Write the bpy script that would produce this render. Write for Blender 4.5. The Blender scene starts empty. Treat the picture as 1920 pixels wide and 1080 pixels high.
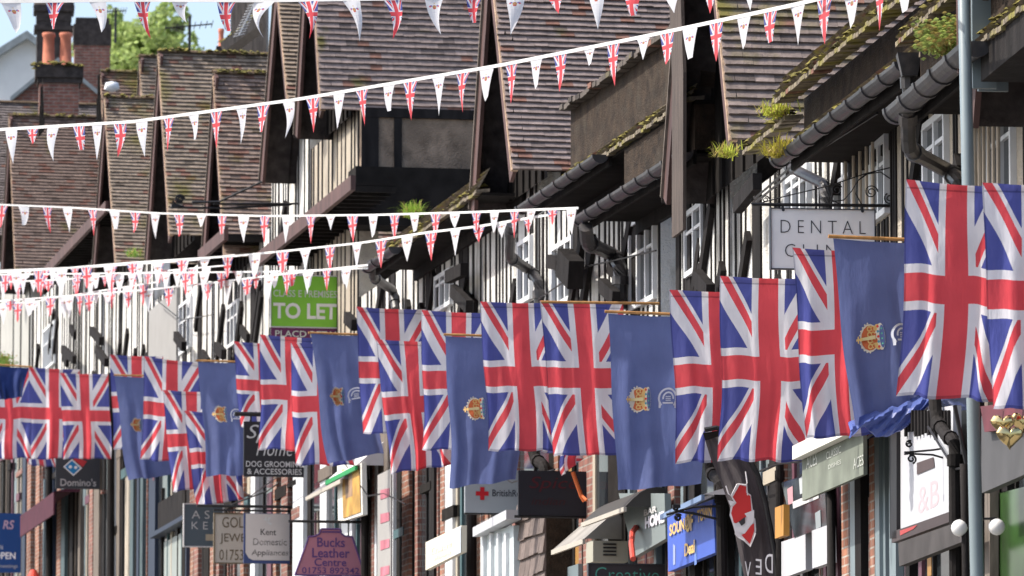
import bpy, math, random
from mathutils import Vector
sin, cos, pi = math.sin, math.cos, math.pi
rnd = random.Random(7)
C = bpy.context.scene.collection
scene = bpy.context.scene
# ------------------------------------------------------------------ camera
F = 10973.0; PITCH = math.radians(6.63); CAMZ = 1.6
cp, sp = cos(PITCH), sin(PITCH)
cam = bpy.data.cameras.new('camera'); camo = bpy.data.objects.new('camera', cam); C.objects.link(camo)
camo.location = (0, 0, CAMZ); camo.rotation_euler = (pi/2 + PITCH, 0, 0)
cam.sensor_width = 36; cam.lens = F/1920*36; cam.clip_end = 3000; cam.clip_start = .5
cam.dof.use_dof = True; cam.dof.focus_distance = 45; cam.dof.aperture_fstop = 8
scene.camera = camo
# ------------------------------------------------------------------ light
SUN_EL = math.radians(50); SUN_TO = Vector((-0.99, -0.03, 0)).normalized()
to_sun = Vector((SUN_TO.x*cos(SUN_EL), SUN_TO.y*cos(SUN_EL), sin(SUN_EL)))
w = bpy.data.worlds.new('World'); scene.world = w; w.use_nodes = True
nt = w.node_tree; bgn = nt.nodes['Background']
sky = nt.nodes.new('ShaderNodeTexSky'); sky.sky_type = 'NISHITA'; sky.sun_disc = False
sky.sun_elevation = SUN_EL; sky.sun_rotation = math.atan2(to_sun.x, to_sun.y)
sky.air_density = 1.0; sky.dust_density = 3.5
nt.links.new(sky.outputs[0], bgn.inputs[0]); bgn.inputs[1].default_value = 0.15
sl = bpy.data.lights.new('sun', 'SUN'); sl.energy = 3.1; sl.angle = math.radians(.6); sl.color = (1, .94, .84)
so = bpy.data.objects.new('sun', sl); C.objects.link(so); so.rotation_euler = to_sun.to_track_quat('Z', 'Y').to_euler()
scene.view_settings.view_transform = 'Standard'; scene.view_settings.look = 'None'
scene.view_settings.exposure = 0.97; scene.view_settings.gamma = 1
# ------------------------------------------------------------------ helpers
def ray(px, py):
    kx = (px-960)/F; ky = (540-py)/F
    return Vector((kx, cp-ky*sp, sp+ky*cp))
def V(px, py, Y):
    r = ray(px, py); l = Y/r.y
    return Vector((r.x*l, Y, r.z*l+CAMZ))
class Seg:
    def __init__(s, xa, Ya, m):
        s.m = m; s.x0 = xa-m*Ya; N = math.hypot(1, m)
        s.u = Vector((m/N, 1/N, 0)); s.n = Vector((-1/N, m/N, 0)); s.p0 = Vector((s.x0, 0, 0)); s.inw = -s.n
    def pt(s, a, t, z): 
        p = s.p0+s.u*a+s.n*t; p.z = z; return p
    def sz(s, px, py, t=0.0):
        r = ray(px, py); l = (t+s.p0.dot(s.n))/(r.dot(s.n)); p = r*l
        return (p-s.p0).dot(s.u), p.z+CAMZ
    def P(s, px, py, t=0.0):
        a, z = s.sz(px, py, t); return s.pt(a, t, z)
    def Y(s, px, t=0.0): return s.P(px, 700, t).y
SA = Seg(2.77, 46, -.103); SB = Seg(2.77, 46, -.134); SC = Seg(1.43, 56, -.19)
def segof(px): return SA if px > 1621 else SB if px > 1240 else SC
def ground_z(Y): return 0.068*Y if Y < 56 else 0.068*56+.085*(Y-56)

class MB:
    def __init__(s): s.v = []; s.f = []; s.m = []; s.c = []; s.uv = []
    def quad(s, pts, m=0, col=None, uv=None):
        b = len(s.v); s.v += [tuple(p) for p in pts]; s.f.append(tuple(range(b, b+len(pts)))); s.m.append(m); s.c.append(col); s.uv.append(uv)
    def hexa(s, p, m=0, col=None):   # p: 8 points, bottom 4 then top 4
        b = len(s.v); s.v += [tuple(q) for q in p]
        for f in ((3,2,1,0),(4,5,6,7),(0,1,5,4),(1,2,6,5),(2,3,7,6),(3,0,4,7)):
            s.f.append(tuple(b+i for i in f)); s.m.append(m); s.c.append(col); s.uv.append(None)
    def box(s, sg, s0, s1, t0, t1, z0, z1, m=0, col=None):
        g = sg.pt
        s.hexa([g(s0,t0,z0),g(s1,t0,z0),g(s1,t1,z0),g(s0,t1,z0),g(s0,t0,z1),g(s1,t0,z1),g(s1,t1,z1),g(s0,t1,z1)], m, col)
    def beam(s, a, b, up, wd, th, m=0, col=None):   # rect. section: wd along up, th along side
        d = (b-a).normalized(); side = d.cross(up).normalized(); up = side.cross(d).normalized()
        q = [(-1,-1),(1,-1),(1,1),(-1,1)]
        s.hexa([a+side*(x*th/2)+up*(y*wd/2) for x, y in q]+[b+side*(x*th/2)+up*(y*wd/2) for x, y in q], m, col)
    def tube(s, pts, r, n=8, m=0, col=None, cap=True):
        pts = [Vector(p) for p in pts]; rs = r if isinstance(r, (list, tuple)) else [r]*len(pts)
        b = len(s.v); K = len(pts)
        ref = Vector((.3, .2, .93)).normalized()
        for i, p in enumerate(pts):
            d = (pts[min(i+1, K-1)]-pts[max(i-1, 0)])
            d = d.normalized() if d.length > 1e-9 else Vector((0,0,1))
            if abs(d.dot(ref)) > .97: rf = Vector((1, .1, 0))
            else: rf = ref
            x = d.cross(rf).normalized(); y = x.cross(d)
            for k in range(n):
                a = 2*pi*k/n; s.v.append(tuple(p+(x*cos(a)+y*sin(a))*rs[i]))
        for i in range(K-1):
            for k in range(n):
                s.f.append((b+i*n+k, b+i*n+(k+1)%n, b+(i+1)*n+(k+1)%n, b+(i+1)*n+k)); s.m.append(m); s.c.append(col); s.uv.append(None)
        if cap:
            for i in (0, K-1):
                s.f.append(tuple(b+i*n+k for k in range(n))); s.m.append(m); s.c.append(col); s.uv.append(None)
    def build(s, name, mats, parent=None, smooth=False):
        me = bpy.data.meshes.new(name)
        off = Vector(parent_world(parent)) if parent else Vector((0,0,0))
        me.from_pydata([tuple(Vector(v)-off) for v in s.v], [], s.f); 
        for mt in (mats if isinstance(mats, (list, tuple)) else [mats]): me.materials.append(mt)
        me.polygons.foreach_set('material_index', s.m)
        if any(c is not None for c in s.c):
            ca = me.color_attributes.new('Col', 'FLOAT_COLOR', 'CORNER')
            for p, c in zip(me.polygons, s.c):
                c = c or (1,1,1)
                for li in p.loop_indices: ca.data[li].color = (c[0], c[1], c[2], 1)
        if any(u is not None for u in s.uv):
            ul = me.uv_layers.new(name='UVMap')
            for p, u in zip(me.polygons, s.uv):
                if u:
                    for li, q in zip(p.loop_indices, u): ul.data[li].uv = q
        if smooth: me.polygons.foreach_set('use_smooth', [True]*len(me.polygons))
        me.update()
        o = bpy.data.objects.new(name, me); C.objects.link(o)
        if parent: o.parent = parent
        return o
def parent_world(p):
    v = Vector(p.location)
    while p.parent: p = p.parent; v = v+Vector(p.location)
    return v
def tag(o, label=None, cat=None, group=None, kind=None):
    if label: o['label'] = label
    if cat: o['category'] = cat
    if group: o['group'] = group
    if kind: o['kind'] = kind
    return o
def thing(name, label, cat, loc, group=None):
    o = bpy.data.objects.new(name, None); C.objects.link(o); o.location = loc; o.empty_display_size = .2
    return tag(o, label, cat, group)

# ------------------------------------------------------------------ node maths
class E:
    t = None
    def __init__(s, k): s.k = k
    @staticmethod
    def op(o, *a):
        n = E.t.nodes.new('ShaderNodeMath'); n.operation = o
        for i, x in enumerate(a):
            x = x.k if isinstance(x, E) else x
            if isinstance(x, (int, float)): n.inputs[i].default_value = x
            else: E.t.links.new(x, n.inputs[i])
        return E(n.outputs[0])
    def __add__(a, b): return E.op('ADD', a, b)
    def __sub__(a, b): return E.op('SUBTRACT', a, b)
    def __mul__(a, b): return E.op('MULTIPLY', a, b)
    def __lt__(a, b): return E.op('LESS_THAN', a, b)
    def __gt__(a, b): return E.op('GREATER_THAN', a, b)
    def __or__(a, b): return E.op('MAXIMUM', a, b)
    def __and__(a, b): return E.op('MINIMUM', a, b)
    def abs(a): return E.op('ABSOLUTE', a)
    def sign(a): return E.op('SIGN', a)
def newmat(name):
    m = bpy.data.materials.new(name); m.use_nodes = True; return m, m.node_tree, m.node_tree.nodes['Principled BSDF']
def mixc(t, f, a, b, mode='MIX'):
    n = t.nodes.new('ShaderNodeMix'); n.data_type = 'RGBA'; n.blend_type = mode
    for i, x in ((0, f), (6, a), (7, b)):
        if isinstance(x, E): x = x.k
        if isinstance(x, (int, float)): n.inputs[i].default_value = x
        elif isinstance(x, (tuple, list)): n.inputs[i].default_value = (x[0], x[1], x[2], 1)
        else: t.links.new(x, n.inputs[i])
    return n.outputs[2]
def noise(t, scale, detail=4, vec=None, sc3=None):
    n = t.nodes.new('ShaderNodeTexNoise'); n.inputs['Scale'].default_value = scale; n.inputs['Detail'].default_value = detail
    if vec is None:
        tc = t.nodes.new('ShaderNodeTexCoord'); vec = tc.outputs['Object']
    if sc3:
        mp = t.nodes.new('ShaderNodeMapping'); mp.inputs['Scale'].default_value = sc3; t.links.new(vec, mp.inputs[0]); vec = mp.outputs[0]
    t.links.new(vec, n.inputs['Vector']); return n.outputs[0]
def ramp(t, f, a, b):
    n = t.nodes.new('ShaderNodeMapRange'); n.inputs[1].default_value = a; n.inputs[2].default_value = b; t.links.new(f, n.inputs[0]); return n.outputs[0]
def mat(name, col, rough=.8, var=.35, scale=6, bump=0, bscale=60, dirt=None, dirt_amt=.5, dscale=2, sc3=None, spec=.3, metal=0):
    m, t, p = newmat(name)
    f = ramp(t, noise(t, scale, 5, sc3=sc3), .3, .7)
    c = mixc(t, f, [x*(1-var) for x in col], [min(1, x*(1+var*.6)) for x in col])
    if dirt:
        g = ramp(t, noise(t, dscale, 6, sc3=sc3), .5, .68)
        g2 = E.t; E.t = t; gg = E(g)*dirt_amt; E.t = g2
        c = mixc(t, gg, c, dirt)
    t.links.new(c, p.inputs['Base Color']); p.inputs['Roughness'].default_value = rough
    p.inputs['Specular IOR Level'].default_value = spec; p.inputs['Metallic'].default_value = metal
    if bump:
        b = t.nodes.new('ShaderNodeBump'); b.inputs['Distance'].default_value = bump; b.inputs['Strength'].default_value = 1
        t.links.new(noise(t, bscale, 4), b.inputs['Height']); t.links.new(b.outputs[0], p.inputs['Normal'])
    return m
def colmat(name, rough=.85, amt=.5, bump=.004, bscale=40, moss=None, mlo=.56, mhi=.68, mscale=3):
    m, t, p = newmat(name)
    a = t.nodes.new('ShaderNodeVertexColor'); a.layer_name = 'Col'
    f = ramp(t, noise(t, 14, 6), .3, .7)
    g = mixc(t, f, (1-amt,)*3, (1+amt*.5,)*3)
    c = mixc(t, 1.0, a.outputs[0], g, 'MULTIPLY')
    if moss:
        k = ramp(t, noise(t, mscale, 8), mlo, mhi); c = mixc(t, k, c, moss)
    t.links.new(c, p.inputs['Base Color']); p.inputs['Roughness'].default_value = rough; p.inputs['Specular IOR Level'].default_value = .25
    b = t.nodes.new('ShaderNodeBump'); b.inputs['Distance'].default_value = bump; b.inputs['Strength'].default_value = 1
    t.links.new(noise(t, bscale, 4), b.inputs['Height']); t.links.new(b.outputs[0], p.inputs['Normal'])
    return m
def brickmat(name, c1, c2, mortar):
    m, t, p = newmat(name)
    tc = t.nodes.new('ShaderNodeTexCoord'); 
    sx = t.nodes.new('ShaderNodeSeparateXYZ'); t.links.new(tc.outputs['Object'], sx.inputs[0])
    old = E.t; E.t = t; h = E(sx.outputs[0])+E(sx.outputs[1]); E.t = old
    cb = t.nodes.new('ShaderNodeCombineXYZ'); t.links.new(h.k, cb.inputs[0]); t.links.new(sx.outputs[2], cb.inputs[1])
    b = t.nodes.new('ShaderNodeTexBrick'); b.inputs['Scale'].default_value = 1; b.inputs['Brick Width'].default_value = .22; b.inputs['Row Height'].default_value = .072
    b.inputs['Mortar Size'].default_value = .008; b.inputs['Color1'].default_value = (*c1, 1); b.inputs['Color2'].default_value = (*c2, 1); b.inputs['Mortar'].default_value = (*mortar, 1)
    t.links.new(cb.outputs[0], b.inputs['Vector'])
    f = ramp(t, noise(t, 5, 6), .3, .7); c = mixc(t, 1.0, b.outputs[0], mixc(t, f, (.55,)*3, (1.15,)*3), 'MULTIPLY')
    t.links.new(c, p.inputs['Base Color']); p.inputs['Roughness'].default_value = .9
    bp = t.nodes.new('ShaderNodeBump'); bp.inputs['Distance'].default_value = .006; t.links.new(b.outputs[1], bp.inputs['Height']); bp.invert = True
    t.links.new(bp.outputs[0], p.inputs['Normal'])
    return m
def cloth_shader(t, p, colsock, trans=.5, weave=True):
    p.inputs['Roughness'].default_value = .75; p.inputs['Specular IOR Level'].default_value = .2
    p.inputs['Sheen Weight'].default_value = .1
    t.links.new(colsock, p.inputs['Base Color'])
    tr = t.nodes.new('ShaderNodeBsdfTranslucent'); t.links.new(colsock, tr.inputs[0])
    mx = t.nodes.new('ShaderNodeMixShader'); mx.inputs[0].default_value = trans
    t.links.new(p.outputs[0], mx.inputs[1]); t.links.new(tr.outputs[0], mx.inputs[2])
    out = [n for n in t.nodes if n.type == 'OUTPUT_MATERIAL'][0]; t.links.new(mx.outputs[0], out.inputs[0])
    if weave:
        b = t.nodes.new('ShaderNodeBump'); b.inputs['Distance'].default_value = .022; b.inputs['Strength'].default_value = .8
        t.links.new(noise(t, 11, 5, sc3=(1, 1, .35)), b.inputs['Height']); t.links.new(b.outputs[0], p.inputs['Normal']); t.links.new(b.outputs[0], tr.inputs['Normal'])
RED, BLUE, WHITE = (.70, .085, .105), (.085, .10, .34), (.74, .73, .78)
def union_mat(name, pennant=False):
    m, t, p = newmat(name); E.t = t
    uvn = t.nodes.new('ShaderNodeUVMap'); s3 = t.nodes.new('ShaderNodeSeparateXYZ'); t.links.new(uvn.outputs[0], s3.inputs[0])
    u, v = E(s3.outputs[0]), E(s3.outputs[1])       # u across, v 0 bottom .. 1 top
    if not pennant:
        X = (v-.5)*50; Y = (u-.5)*30; k = 1.0; ax, ay = 15, 25; N = 29.15; wx = 3.3; wy = 3.0
        fx, fy = 2.1, 2.1
    else:
        Y = (u-.5)*30; X = (v-.62)*62; ax, ay = 15, 27; N = 30.9; wx = 3.2; wy = 3.0; fx, fy = 1.7, 1.7
    redc = (X.abs() < wx) | (Y.abs() < wy); whc = (X.abs() < wx+fx) | (Y.abs() < wy+fy)
    s1 = (X*(ax/N)-Y*(ay/N)); s2 = (X*(ax/N)+Y*(ay/N)); sg = X.sign()
    sw_ = 2.7 if pennant else 3.3; ws = (s1.abs() < sw_) | (s2.abs() < sw_)
    a1 = s1*sg; a2 = s2*sg
    rs = ((a1 < 0) & (a1 > -2.2)) | ((a2 > 0) & (a2 < 2.2))
    c = mixc(t, ws, BLUE, WHITE); c = mixc(t, rs, c, RED); c = mixc(t, whc, c, WHITE); c = mixc(t, redc, c, RED)
    f = ramp(t, noise(t, 3, 3), .3, .7); c = mixc(t, 1.0, c, mixc(t, f, (.86,)*3, (1.05,)*3), 'MULTIPLY')
    if not pennant: c = mixc(t, (u < .014) | (u > .986) | (v < .014) | ((v > .958) & (v < .966)), c, mixc(t, 1.0, c, (.62, .62, .66), 'MULTIPLY'))
    cloth_shader(t, p, c, .6 if not pennant else .45, not pennant)
    return m
def plain_cloth(name, col, trans=.5):
    m, t, p = newmat(name)
    f = ramp(t, noise(t, 3, 3), .3, .7); c = mixc(t, f, [x*.85 for x in col], [min(1, x*1.08) for x in col])
    cloth_shader(t, p, c, trans); return m
def white_pennant_mat():
    m, t, p = newmat('white_pennant_cloth'); E.t = t
    uvn = t.nodes.new('ShaderNodeUVMap'); s3 = t.nodes.new('ShaderNodeSeparateXYZ'); t.links.new(uvn.outputs[0], s3.inputs[0])
    u, v = E(s3.outputs[0]), E(s3.outputs[1]); c = (.70, .70, .73)
    def blob(c, cu, cv, ru, rv, col):
        a = (u-cu)*(1/ru); b = (v-cv)*(1/rv); return mixc(t, (a*a+b*b) < 1, c, col)
    c = blob(c, .5, .74, .10, .045, (.45, .25, .12)); c = blob(c, .5, .70, .08, .02, (.5, .12, .1))
    c = blob(c, .33, .765, .07, .022, (.2, .2, .45)); c = blob(c, .29, .75, .05, .018, (.6, .1, .12))
    c = blob(c, .67, .765, .07, .022, (.2, .2, .45)); c = blob(c, .71, .75, .05, .018, (.6, .1, .12))
    c = blob(c, .5, .83, .05, .015, (.62, .52, .4)); c = blob(c, .5, .60, .16, .007, (.6, .6, .66))
    cloth_shader(t, p, c, .45, False); return m
M = {}
M['union'] = union_mat('union_cloth'); M['upen'] = union_mat('union_pennant_cloth', True); M['wpen'] = white_pennant_mat()
M['blue'] = plain_cloth('blue_banner_cloth', (.12, .152, .33), .5)
M['navy'] = plain_cloth('navy_cloth', (.02, .04, .16), .3)
M['tape'] = mat('white_tape', (.62, .62, .62), .7, .1)
M['pole'] = mat('varnished_pole', (.42, .22, .08), .5, .3, 20)
M['tile'] = colmat('clay_tiles', .85, .28, .004, 60, (.12, .105, .04), .64, .76, 2.2)
M['tileold'] = colmat('old_mossy_clay_tiles', .9, .32, .006, 50, (.15, .13, .035), .55, .72, 1.8)
M['mosstile'] = colmat('mossy_eaves_tiles', .95, .5, .008, 50, (.20, .18, .05), .5, .66, 4)
M['moss'] = mat('moss', (.18, .155, .04), 1, .6, 14, .03, 30, (.06, .055, .03), .8, 5)
M['render'] = mat('white_roughcast', (.70, .70, .68), .95, .16, 3, .03, 45, (.30, .28, .24), .85, 5, sc3=(1, 1, .35))
M['cream'] = mat('tan_roughcast', (.46, .41, .34), .95, .3, 3, .03, 45, (.3, .25, .18), .6, 3)
M['brown'] = mat('brown_pebbledash', (.034, .022, .014), .95, .6, 7, .02, 50, (.05, .04, .03), .6, 4)  # colour darkened to stand in for overhang shade on the upper walls
M['black'] = mat('black_timber', (.018, .016, .016), .8, .5, 8, .004, 30, sc3=(1, 1, .2), spec=.12)
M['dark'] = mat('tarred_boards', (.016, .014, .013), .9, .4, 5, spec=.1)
M['brown2'] = mat('brown_roughcast', (.26, .195, .145), .95, .45, 6, .02, 40, (.09, .07, .055), .6, 3)
M['barge'] = mat('red_brown_bargeboard', (.085, .045, .04), .6, .4, 5, sc3=(1, 1, .3))
M['grey'] = mat('weathered_oak', (.15, .125, .105), .8, .4, 8, .004, 30, sc3=(3, 3, .3))
M['verge'] = mat('verge_mortar', (.42, .30, .21), .9, .4, 8, .01, 30)
M['winw'] = mat('white_window_frame', (.62, .64, .66), .5, .12, 4)
M['glass'] = mat('window_glass', (.03, .035, .04), .08, .3, 1.5, spec=.6)
M['gutter'] = mat('black_iron_gutter', (.03, .029, .033), .42, .4, 10, .002, 30, (.10, .085, .08), .5, 9, spec=.6)
M['iron'] = mat('black_iron', (.015, .015, .017), .4, .3, 10)
M['post'] = mat('grey_painted_steel', (.17, .215, .235), .4, .1, 3, spec=.5)
M['brick'] = brickmat('orange_brick', (.31, .13, .075), (.21, .09, .06), (.33, .28, .24))
M['brickd'] = brickmat('dark_brick', (.27, .11, .08), (.18, .075, .06), (.26, .22, .19))
M['pot'] = mat('terracotta_pot', (.46, .16, .10), .85, .25, 5)
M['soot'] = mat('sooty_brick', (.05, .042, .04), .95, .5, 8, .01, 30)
M['slate'] = mat('grey_slate', (.26, .29, .30), .8, .25, 6)
M['leafy'] = mat('leaf_green', (.13, .22, .035), .8, .5, 3)
M['grass'] = mat('grass_yellowgreen', (.30, .36, .05), .8, .6, 9)
M['asphalt'] = mat('asphalt', (.05, .05, .052), .9, .3, 20)
M['paving'] = mat('paving', (.25, .24, .22), .9, .3, 8)
def flat(name, col, rough=.55, var=.06): 
    if name not in M: M[name] = mat(name, col, rough, var, 3)
    return M[name]
# ------------------------------------------------------------------ ground
def strip(name, f, mt, z=0.0):
    mb = MB(); Ys = [-30, 0, 20, 40, 56, 80, 110, 160, 300, 900]
    for a, b in zip(Ys, Ys[1:]):
        (x0, x1), (x2, x3) = f(a), f(b); za, zb = ground_z(a)+z, ground_z(b)+z
        mb.quad([(x0,a,za),(x1,a,za),(x3,b,zb),(x2,b,zb)])
    return tag(mb.build(name, mt), kind='structure')
def fx(Y):
    return 2.77+.103*(46-Y) if Y < 46 else 2.77-.134*(Y-46) if Y < 56 else 1.43-.19*(Y-56)
strip('ground', lambda Y: (fx(Y)-400, fx(Y)+400), M['paving'], -.14)
strip('road', lambda Y: (fx(Y)-11, fx(Y)-3), M['asphalt'], -.10)
strip('pavement', lambda Y: (fx(Y)-3, fx(Y)+.2), M['paving'], .02)

# ------------------------------------------------------------------ roofs
def tilecol(base, r, orange=.05):
    k = r.uniform(.88, 1.1); c = [x*k for x in base]
    q = r.random()
    if q < orange: c = [.20*k, .105*k, .08*k]
    elif q < orange+.06: c = [x*.6 for x in c]
    elif q < orange+.10: c = [x*1.2 for x in c]
    return tuple(c)
def tiles(mb, TL, TR, BR, BL, gauge=.072, tw=.15, base=(.135, .105, .10), orange=.05, seed=1, lift=.027, sag=.0):
    """overlapping courses of plain tiles on the plane TL-TR-BR-BL; every tile its own lip"""
    r = random.Random(seed)
    L = ((BL-TL).length+(BR-TR).length)/2; Wd = ((TR-TL).length+(BR-BL).length)/2
    n = max(2, int(round(L/gauge))); nrm = (TR-TL).cross(BL-TL).normalized()
    if nrm.z < 0: nrm = -nrm
    W = max(1, int(round(Wd/tw)))
    def P(u, v): return (TL*(1-u)+TR*u)*(1-v)+(BL*(1-u)+BR*u)*v
    for i in range(n):
        v0 = i/n; v1 = (i+1.03)/n; sh = .5 if i % 2 else 0
        wob = [r.gauss(0, .0025) for _ in range(4)]
        js = [-sh+j for j in range(W+2)]
        for j in js:
            u0 = max(0, j/W); u1 = min(1, (j+1)/W-.0013/Wd)
            if u1-u0 < .004: continue
            du = 0 if 0 < u0 else r.gauss(0, .008/max(Wd, 1))
            jt = r.gauss(0, .0022)/L; um = (u0+u1)/2
            wv = (wob[0]*sin(6*um+wob[1]*900)+wob[2]*sin(17*um+wob[3]*900))/L
            s_ = -nrm*sag*sin(pi*um)
            a0 = nrm*.002+s_; a1 = nrm*(lift+abs(r.gauss(0, .002)))+s_; a1b = a1+nrm*r.gauss(0, .0015)
            p0, p1 = P(u0, v0)+a0, P(u1, v0)+a0
            p2, p3 = P(u1+du, v1+jt+wv), P(u0+du, v1+jt+wv)
            col = tilecol(base, r, orange)
            mb.quad([p3+a1b, p2+a1, p1, p0], 0, col)
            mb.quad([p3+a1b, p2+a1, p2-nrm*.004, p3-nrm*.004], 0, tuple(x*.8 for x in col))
            if u0 <= 0: mb.quad([p0, p3+a1b, p3-nrm*.01, p0-nrm*.01], 0, col)
            mb.quad([p1, p2+a1, p2-nrm*.004, p1-nrm*.004], 0, col)
def ridge(mb, A, B, r_=.075, seed=3, m=0, base=(.16, .11, .07)):
    R = random.Random(seed); n = max(2, int((B-A).length/.3)); d = (B-A).normalized(); up = Vector((0,0,1)); sd = d.cross(up).normalized()
    for i in range(n):
        a = A+(B-A)*(i/n); b = A+(B-A)*((i+.97)/n); k = R.uniform(.7, 1.2); c = tuple(x*k for x in base); dz = up*R.gauss(0, .008)
        pr = None
        for j in range(7):
            t = pi*j/6; o = sd*cos(t)*r_*1.2+up*(sin(t)*r_-.01)
            if pr is not None: mb.quad([a+pr+dz, b+pr+dz*.3, b+o+dz*.3, a+o+dz], m, c)
            pr = o
def mosslumps(mb, A, B, n, r_, seed, spread=.03, m=0):
    R = random.Random(seed)
    for i in range(n):
        p = A+(B-A)*R.random()+Vector((R.gauss(0, spread), R.gauss(0, spread), R.gauss(0, spread*.5)))
        q = r_*R.uniform(.4, 1.2); K = 6; ring = []
        for j in range(K): a = 2*pi*j/K; ring.append(p+Vector((cos(a)*q*1.5, sin(a)*q*1.5, R.gauss(0, q*.2)-q*.3)))
        top = p+Vector((0, 0, q*.7))
        for j in range(K): mb.quad([ring[j], ring[(j+1) % K], top], m)
def gable(root, sg, apex, nb, tf=.5, depth=5.0, base=(.135,.105,.10), orange=.05, seed=1, tmat='tile', farz=None, ridge_on=True, moss=0, front_z=None, bargew=.2, gauge=.072, verge='verge', barge_col='barge', tw=.15, farpx=None):
    sa, za = sg.sz(*apex, tf); sb, zb = sg.sz(*nb, tf); sf = sa+(sa-sb); zf = zb if farz is None else farz
    if farpx: sf, zf = sg.sz(*farpx, tf)
    g = sg.pt
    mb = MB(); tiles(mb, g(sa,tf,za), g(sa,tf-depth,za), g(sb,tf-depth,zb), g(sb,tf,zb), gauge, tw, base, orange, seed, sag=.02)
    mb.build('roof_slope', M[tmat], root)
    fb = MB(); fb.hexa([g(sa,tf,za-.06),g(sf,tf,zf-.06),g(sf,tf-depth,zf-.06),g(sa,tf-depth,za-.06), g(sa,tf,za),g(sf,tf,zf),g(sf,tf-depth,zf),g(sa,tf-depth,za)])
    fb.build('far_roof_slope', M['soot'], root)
    if ridge_on:
        rb = MB(); ridge(rb, g(sa,tf+.02,za), g(sa,tf-depth,za), .05, seed); rb.build('ridge_tiles', M[tmat], root)
        if moss:
            ms = MB(); mosslumps(ms, g(sa-.03,tf,za+.03), g(sa-.03,tf-depth*.7,za+.03), moss, .035, seed); o = ms.build('ridge_moss', M['moss'], root)
    # verge mortar, barge boards, soffit, gable front
    dn = Vector((0,0,1))
    def board(a, b, drop, wd, th, m, name):
        q = MB(); (s0, z0), (s1, z1) = a, b; d = math.hypot(s1-s0, z1-z0); nx, nz = (z1-z0)/d, -(s1-s0)/d
        if nz > 0: nx, nz = -nx, -nz
        A0, A1 = (s0+nx*drop, z0+nz*drop), (s1+nx*drop, z1+nz*drop); B0, B1 = (s0+nx*(drop+wd), z0+nz*(drop+wd)), (s1+nx*(drop+wd), z1+nz*(drop+wd))
        t1, t0 = th
        q.hexa([g(B0[0],t0,B0[1]),g(B1[0],t0,B1[1]),g(B1[0],t1,B1[1]),g(B0[0],t1,B0[1]), g(A0[0],t0,A0[1]),g(A1[0],t0,A1[1]),g(A1[0],t1,A1[1]),g(A0[0],t1,A0[1])])
        return q.build(name, M[m], root)
    board((sa, za), (sb, zb), .0, .035, (tf+.012, tf-.06), verge, 'verge')
    board((sa, za), (sb, zb), .037, bargew, (tf-.01, tf-.05), barge_col, 'bargeboard')
    board((sa, za), (sf, zf), .0, .03, (tf+.015, tf-.06), 'grey', 'verge')
    board((sa, za), (sf, zf), .032, bargew, (tf-.01, tf-.05), barge_col, 'bargeboard')
    q = MB(); fz = front_z if front_z is not None else zb-.05
    q.quad([g(sa,.1,za-.12), g(sb+.12,.1,zb-.05), g(sb+.12,.1,fz), g(sf-.05,.1,fz), g(sf-.05,.1,zf-.05)])
    k = 7
    for i in range(1, k):
        s_ = sb+(sf-sb)*i/k; zt = za-abs(s_-sa)/abs(sb-sa)*(za-zb)-.15
        q.box(sg, s_-.02, s_+.02, .1, .125, fz, zt)
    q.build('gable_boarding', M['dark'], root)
    return dict(sa=sa, za=za, sb=sb, zb=zb, sf=sf, zf=zf)

def tiers(root, sg, s0, s1, z, spec, seed=5, tg=.55):
    """roof edge along the street. spec: list of (kind, height) from the gutter up"""
    t = tg; R = random.Random(seed); k = 0
    for kind, h in spec:
        k += 1
        if kind == 'moss':      # steep tiled skirt with thick ragged lower edge
            run = h*.55; mb = MB()
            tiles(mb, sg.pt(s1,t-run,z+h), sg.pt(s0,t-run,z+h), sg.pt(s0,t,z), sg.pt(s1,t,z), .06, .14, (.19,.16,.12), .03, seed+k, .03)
            n = int((s1-s0)/.12)
            for i in range(n):
                a = s0+(s1-s0)*i/n; b = a+.11; zz = z-.01+R.gauss(0, .006)
                mb.hexa([sg.pt(a,t-.12,zz-.035),sg.pt(b,t-.12,zz-.035),sg.pt(b,t+.03,zz-.05),sg.pt(a,t+.03,zz-.05),sg.pt(a,t-.12,zz),sg.pt(b,t-.12,zz),sg.pt(b,t+.03,zz-.015),sg.pt(a,t+.03,zz-.015)], 0, tilecol((.20,.17,.13), R, .02))
            mb.build('eaves_tiles', M['mosstile'], root)
            ms = MB(); mosslumps(ms, sg.pt(s0,t-.02,z+.03), sg.pt(s1,t-.02,z+.03), int((s1-s0)*16), .03, seed+k, .03); ms.build('moss_clumps', M['moss'], root)
            t -= run
        elif kind == 'wall':
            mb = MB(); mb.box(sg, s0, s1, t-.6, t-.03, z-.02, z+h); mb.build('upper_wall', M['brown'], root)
        elif kind == 'edge':
            mb = MB(); n = int((s1-s0)/.16)
            for i in range(n):
                a = s0+(s1-s0)*i/n; e = R.gauss(0, .006); mb.box(sg, a, a+(s1-s0)/n-.004, t-.3, t+.02+e, z-.02+e, z+h+e, 0, tilecol((.10,.085,.075), R, .05))
            mb.build('eaves_edge', M['tile'], root)
        elif kind == 'over':    # next eave projects again
            t += h; continue
        z += h
    return t, z
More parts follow.
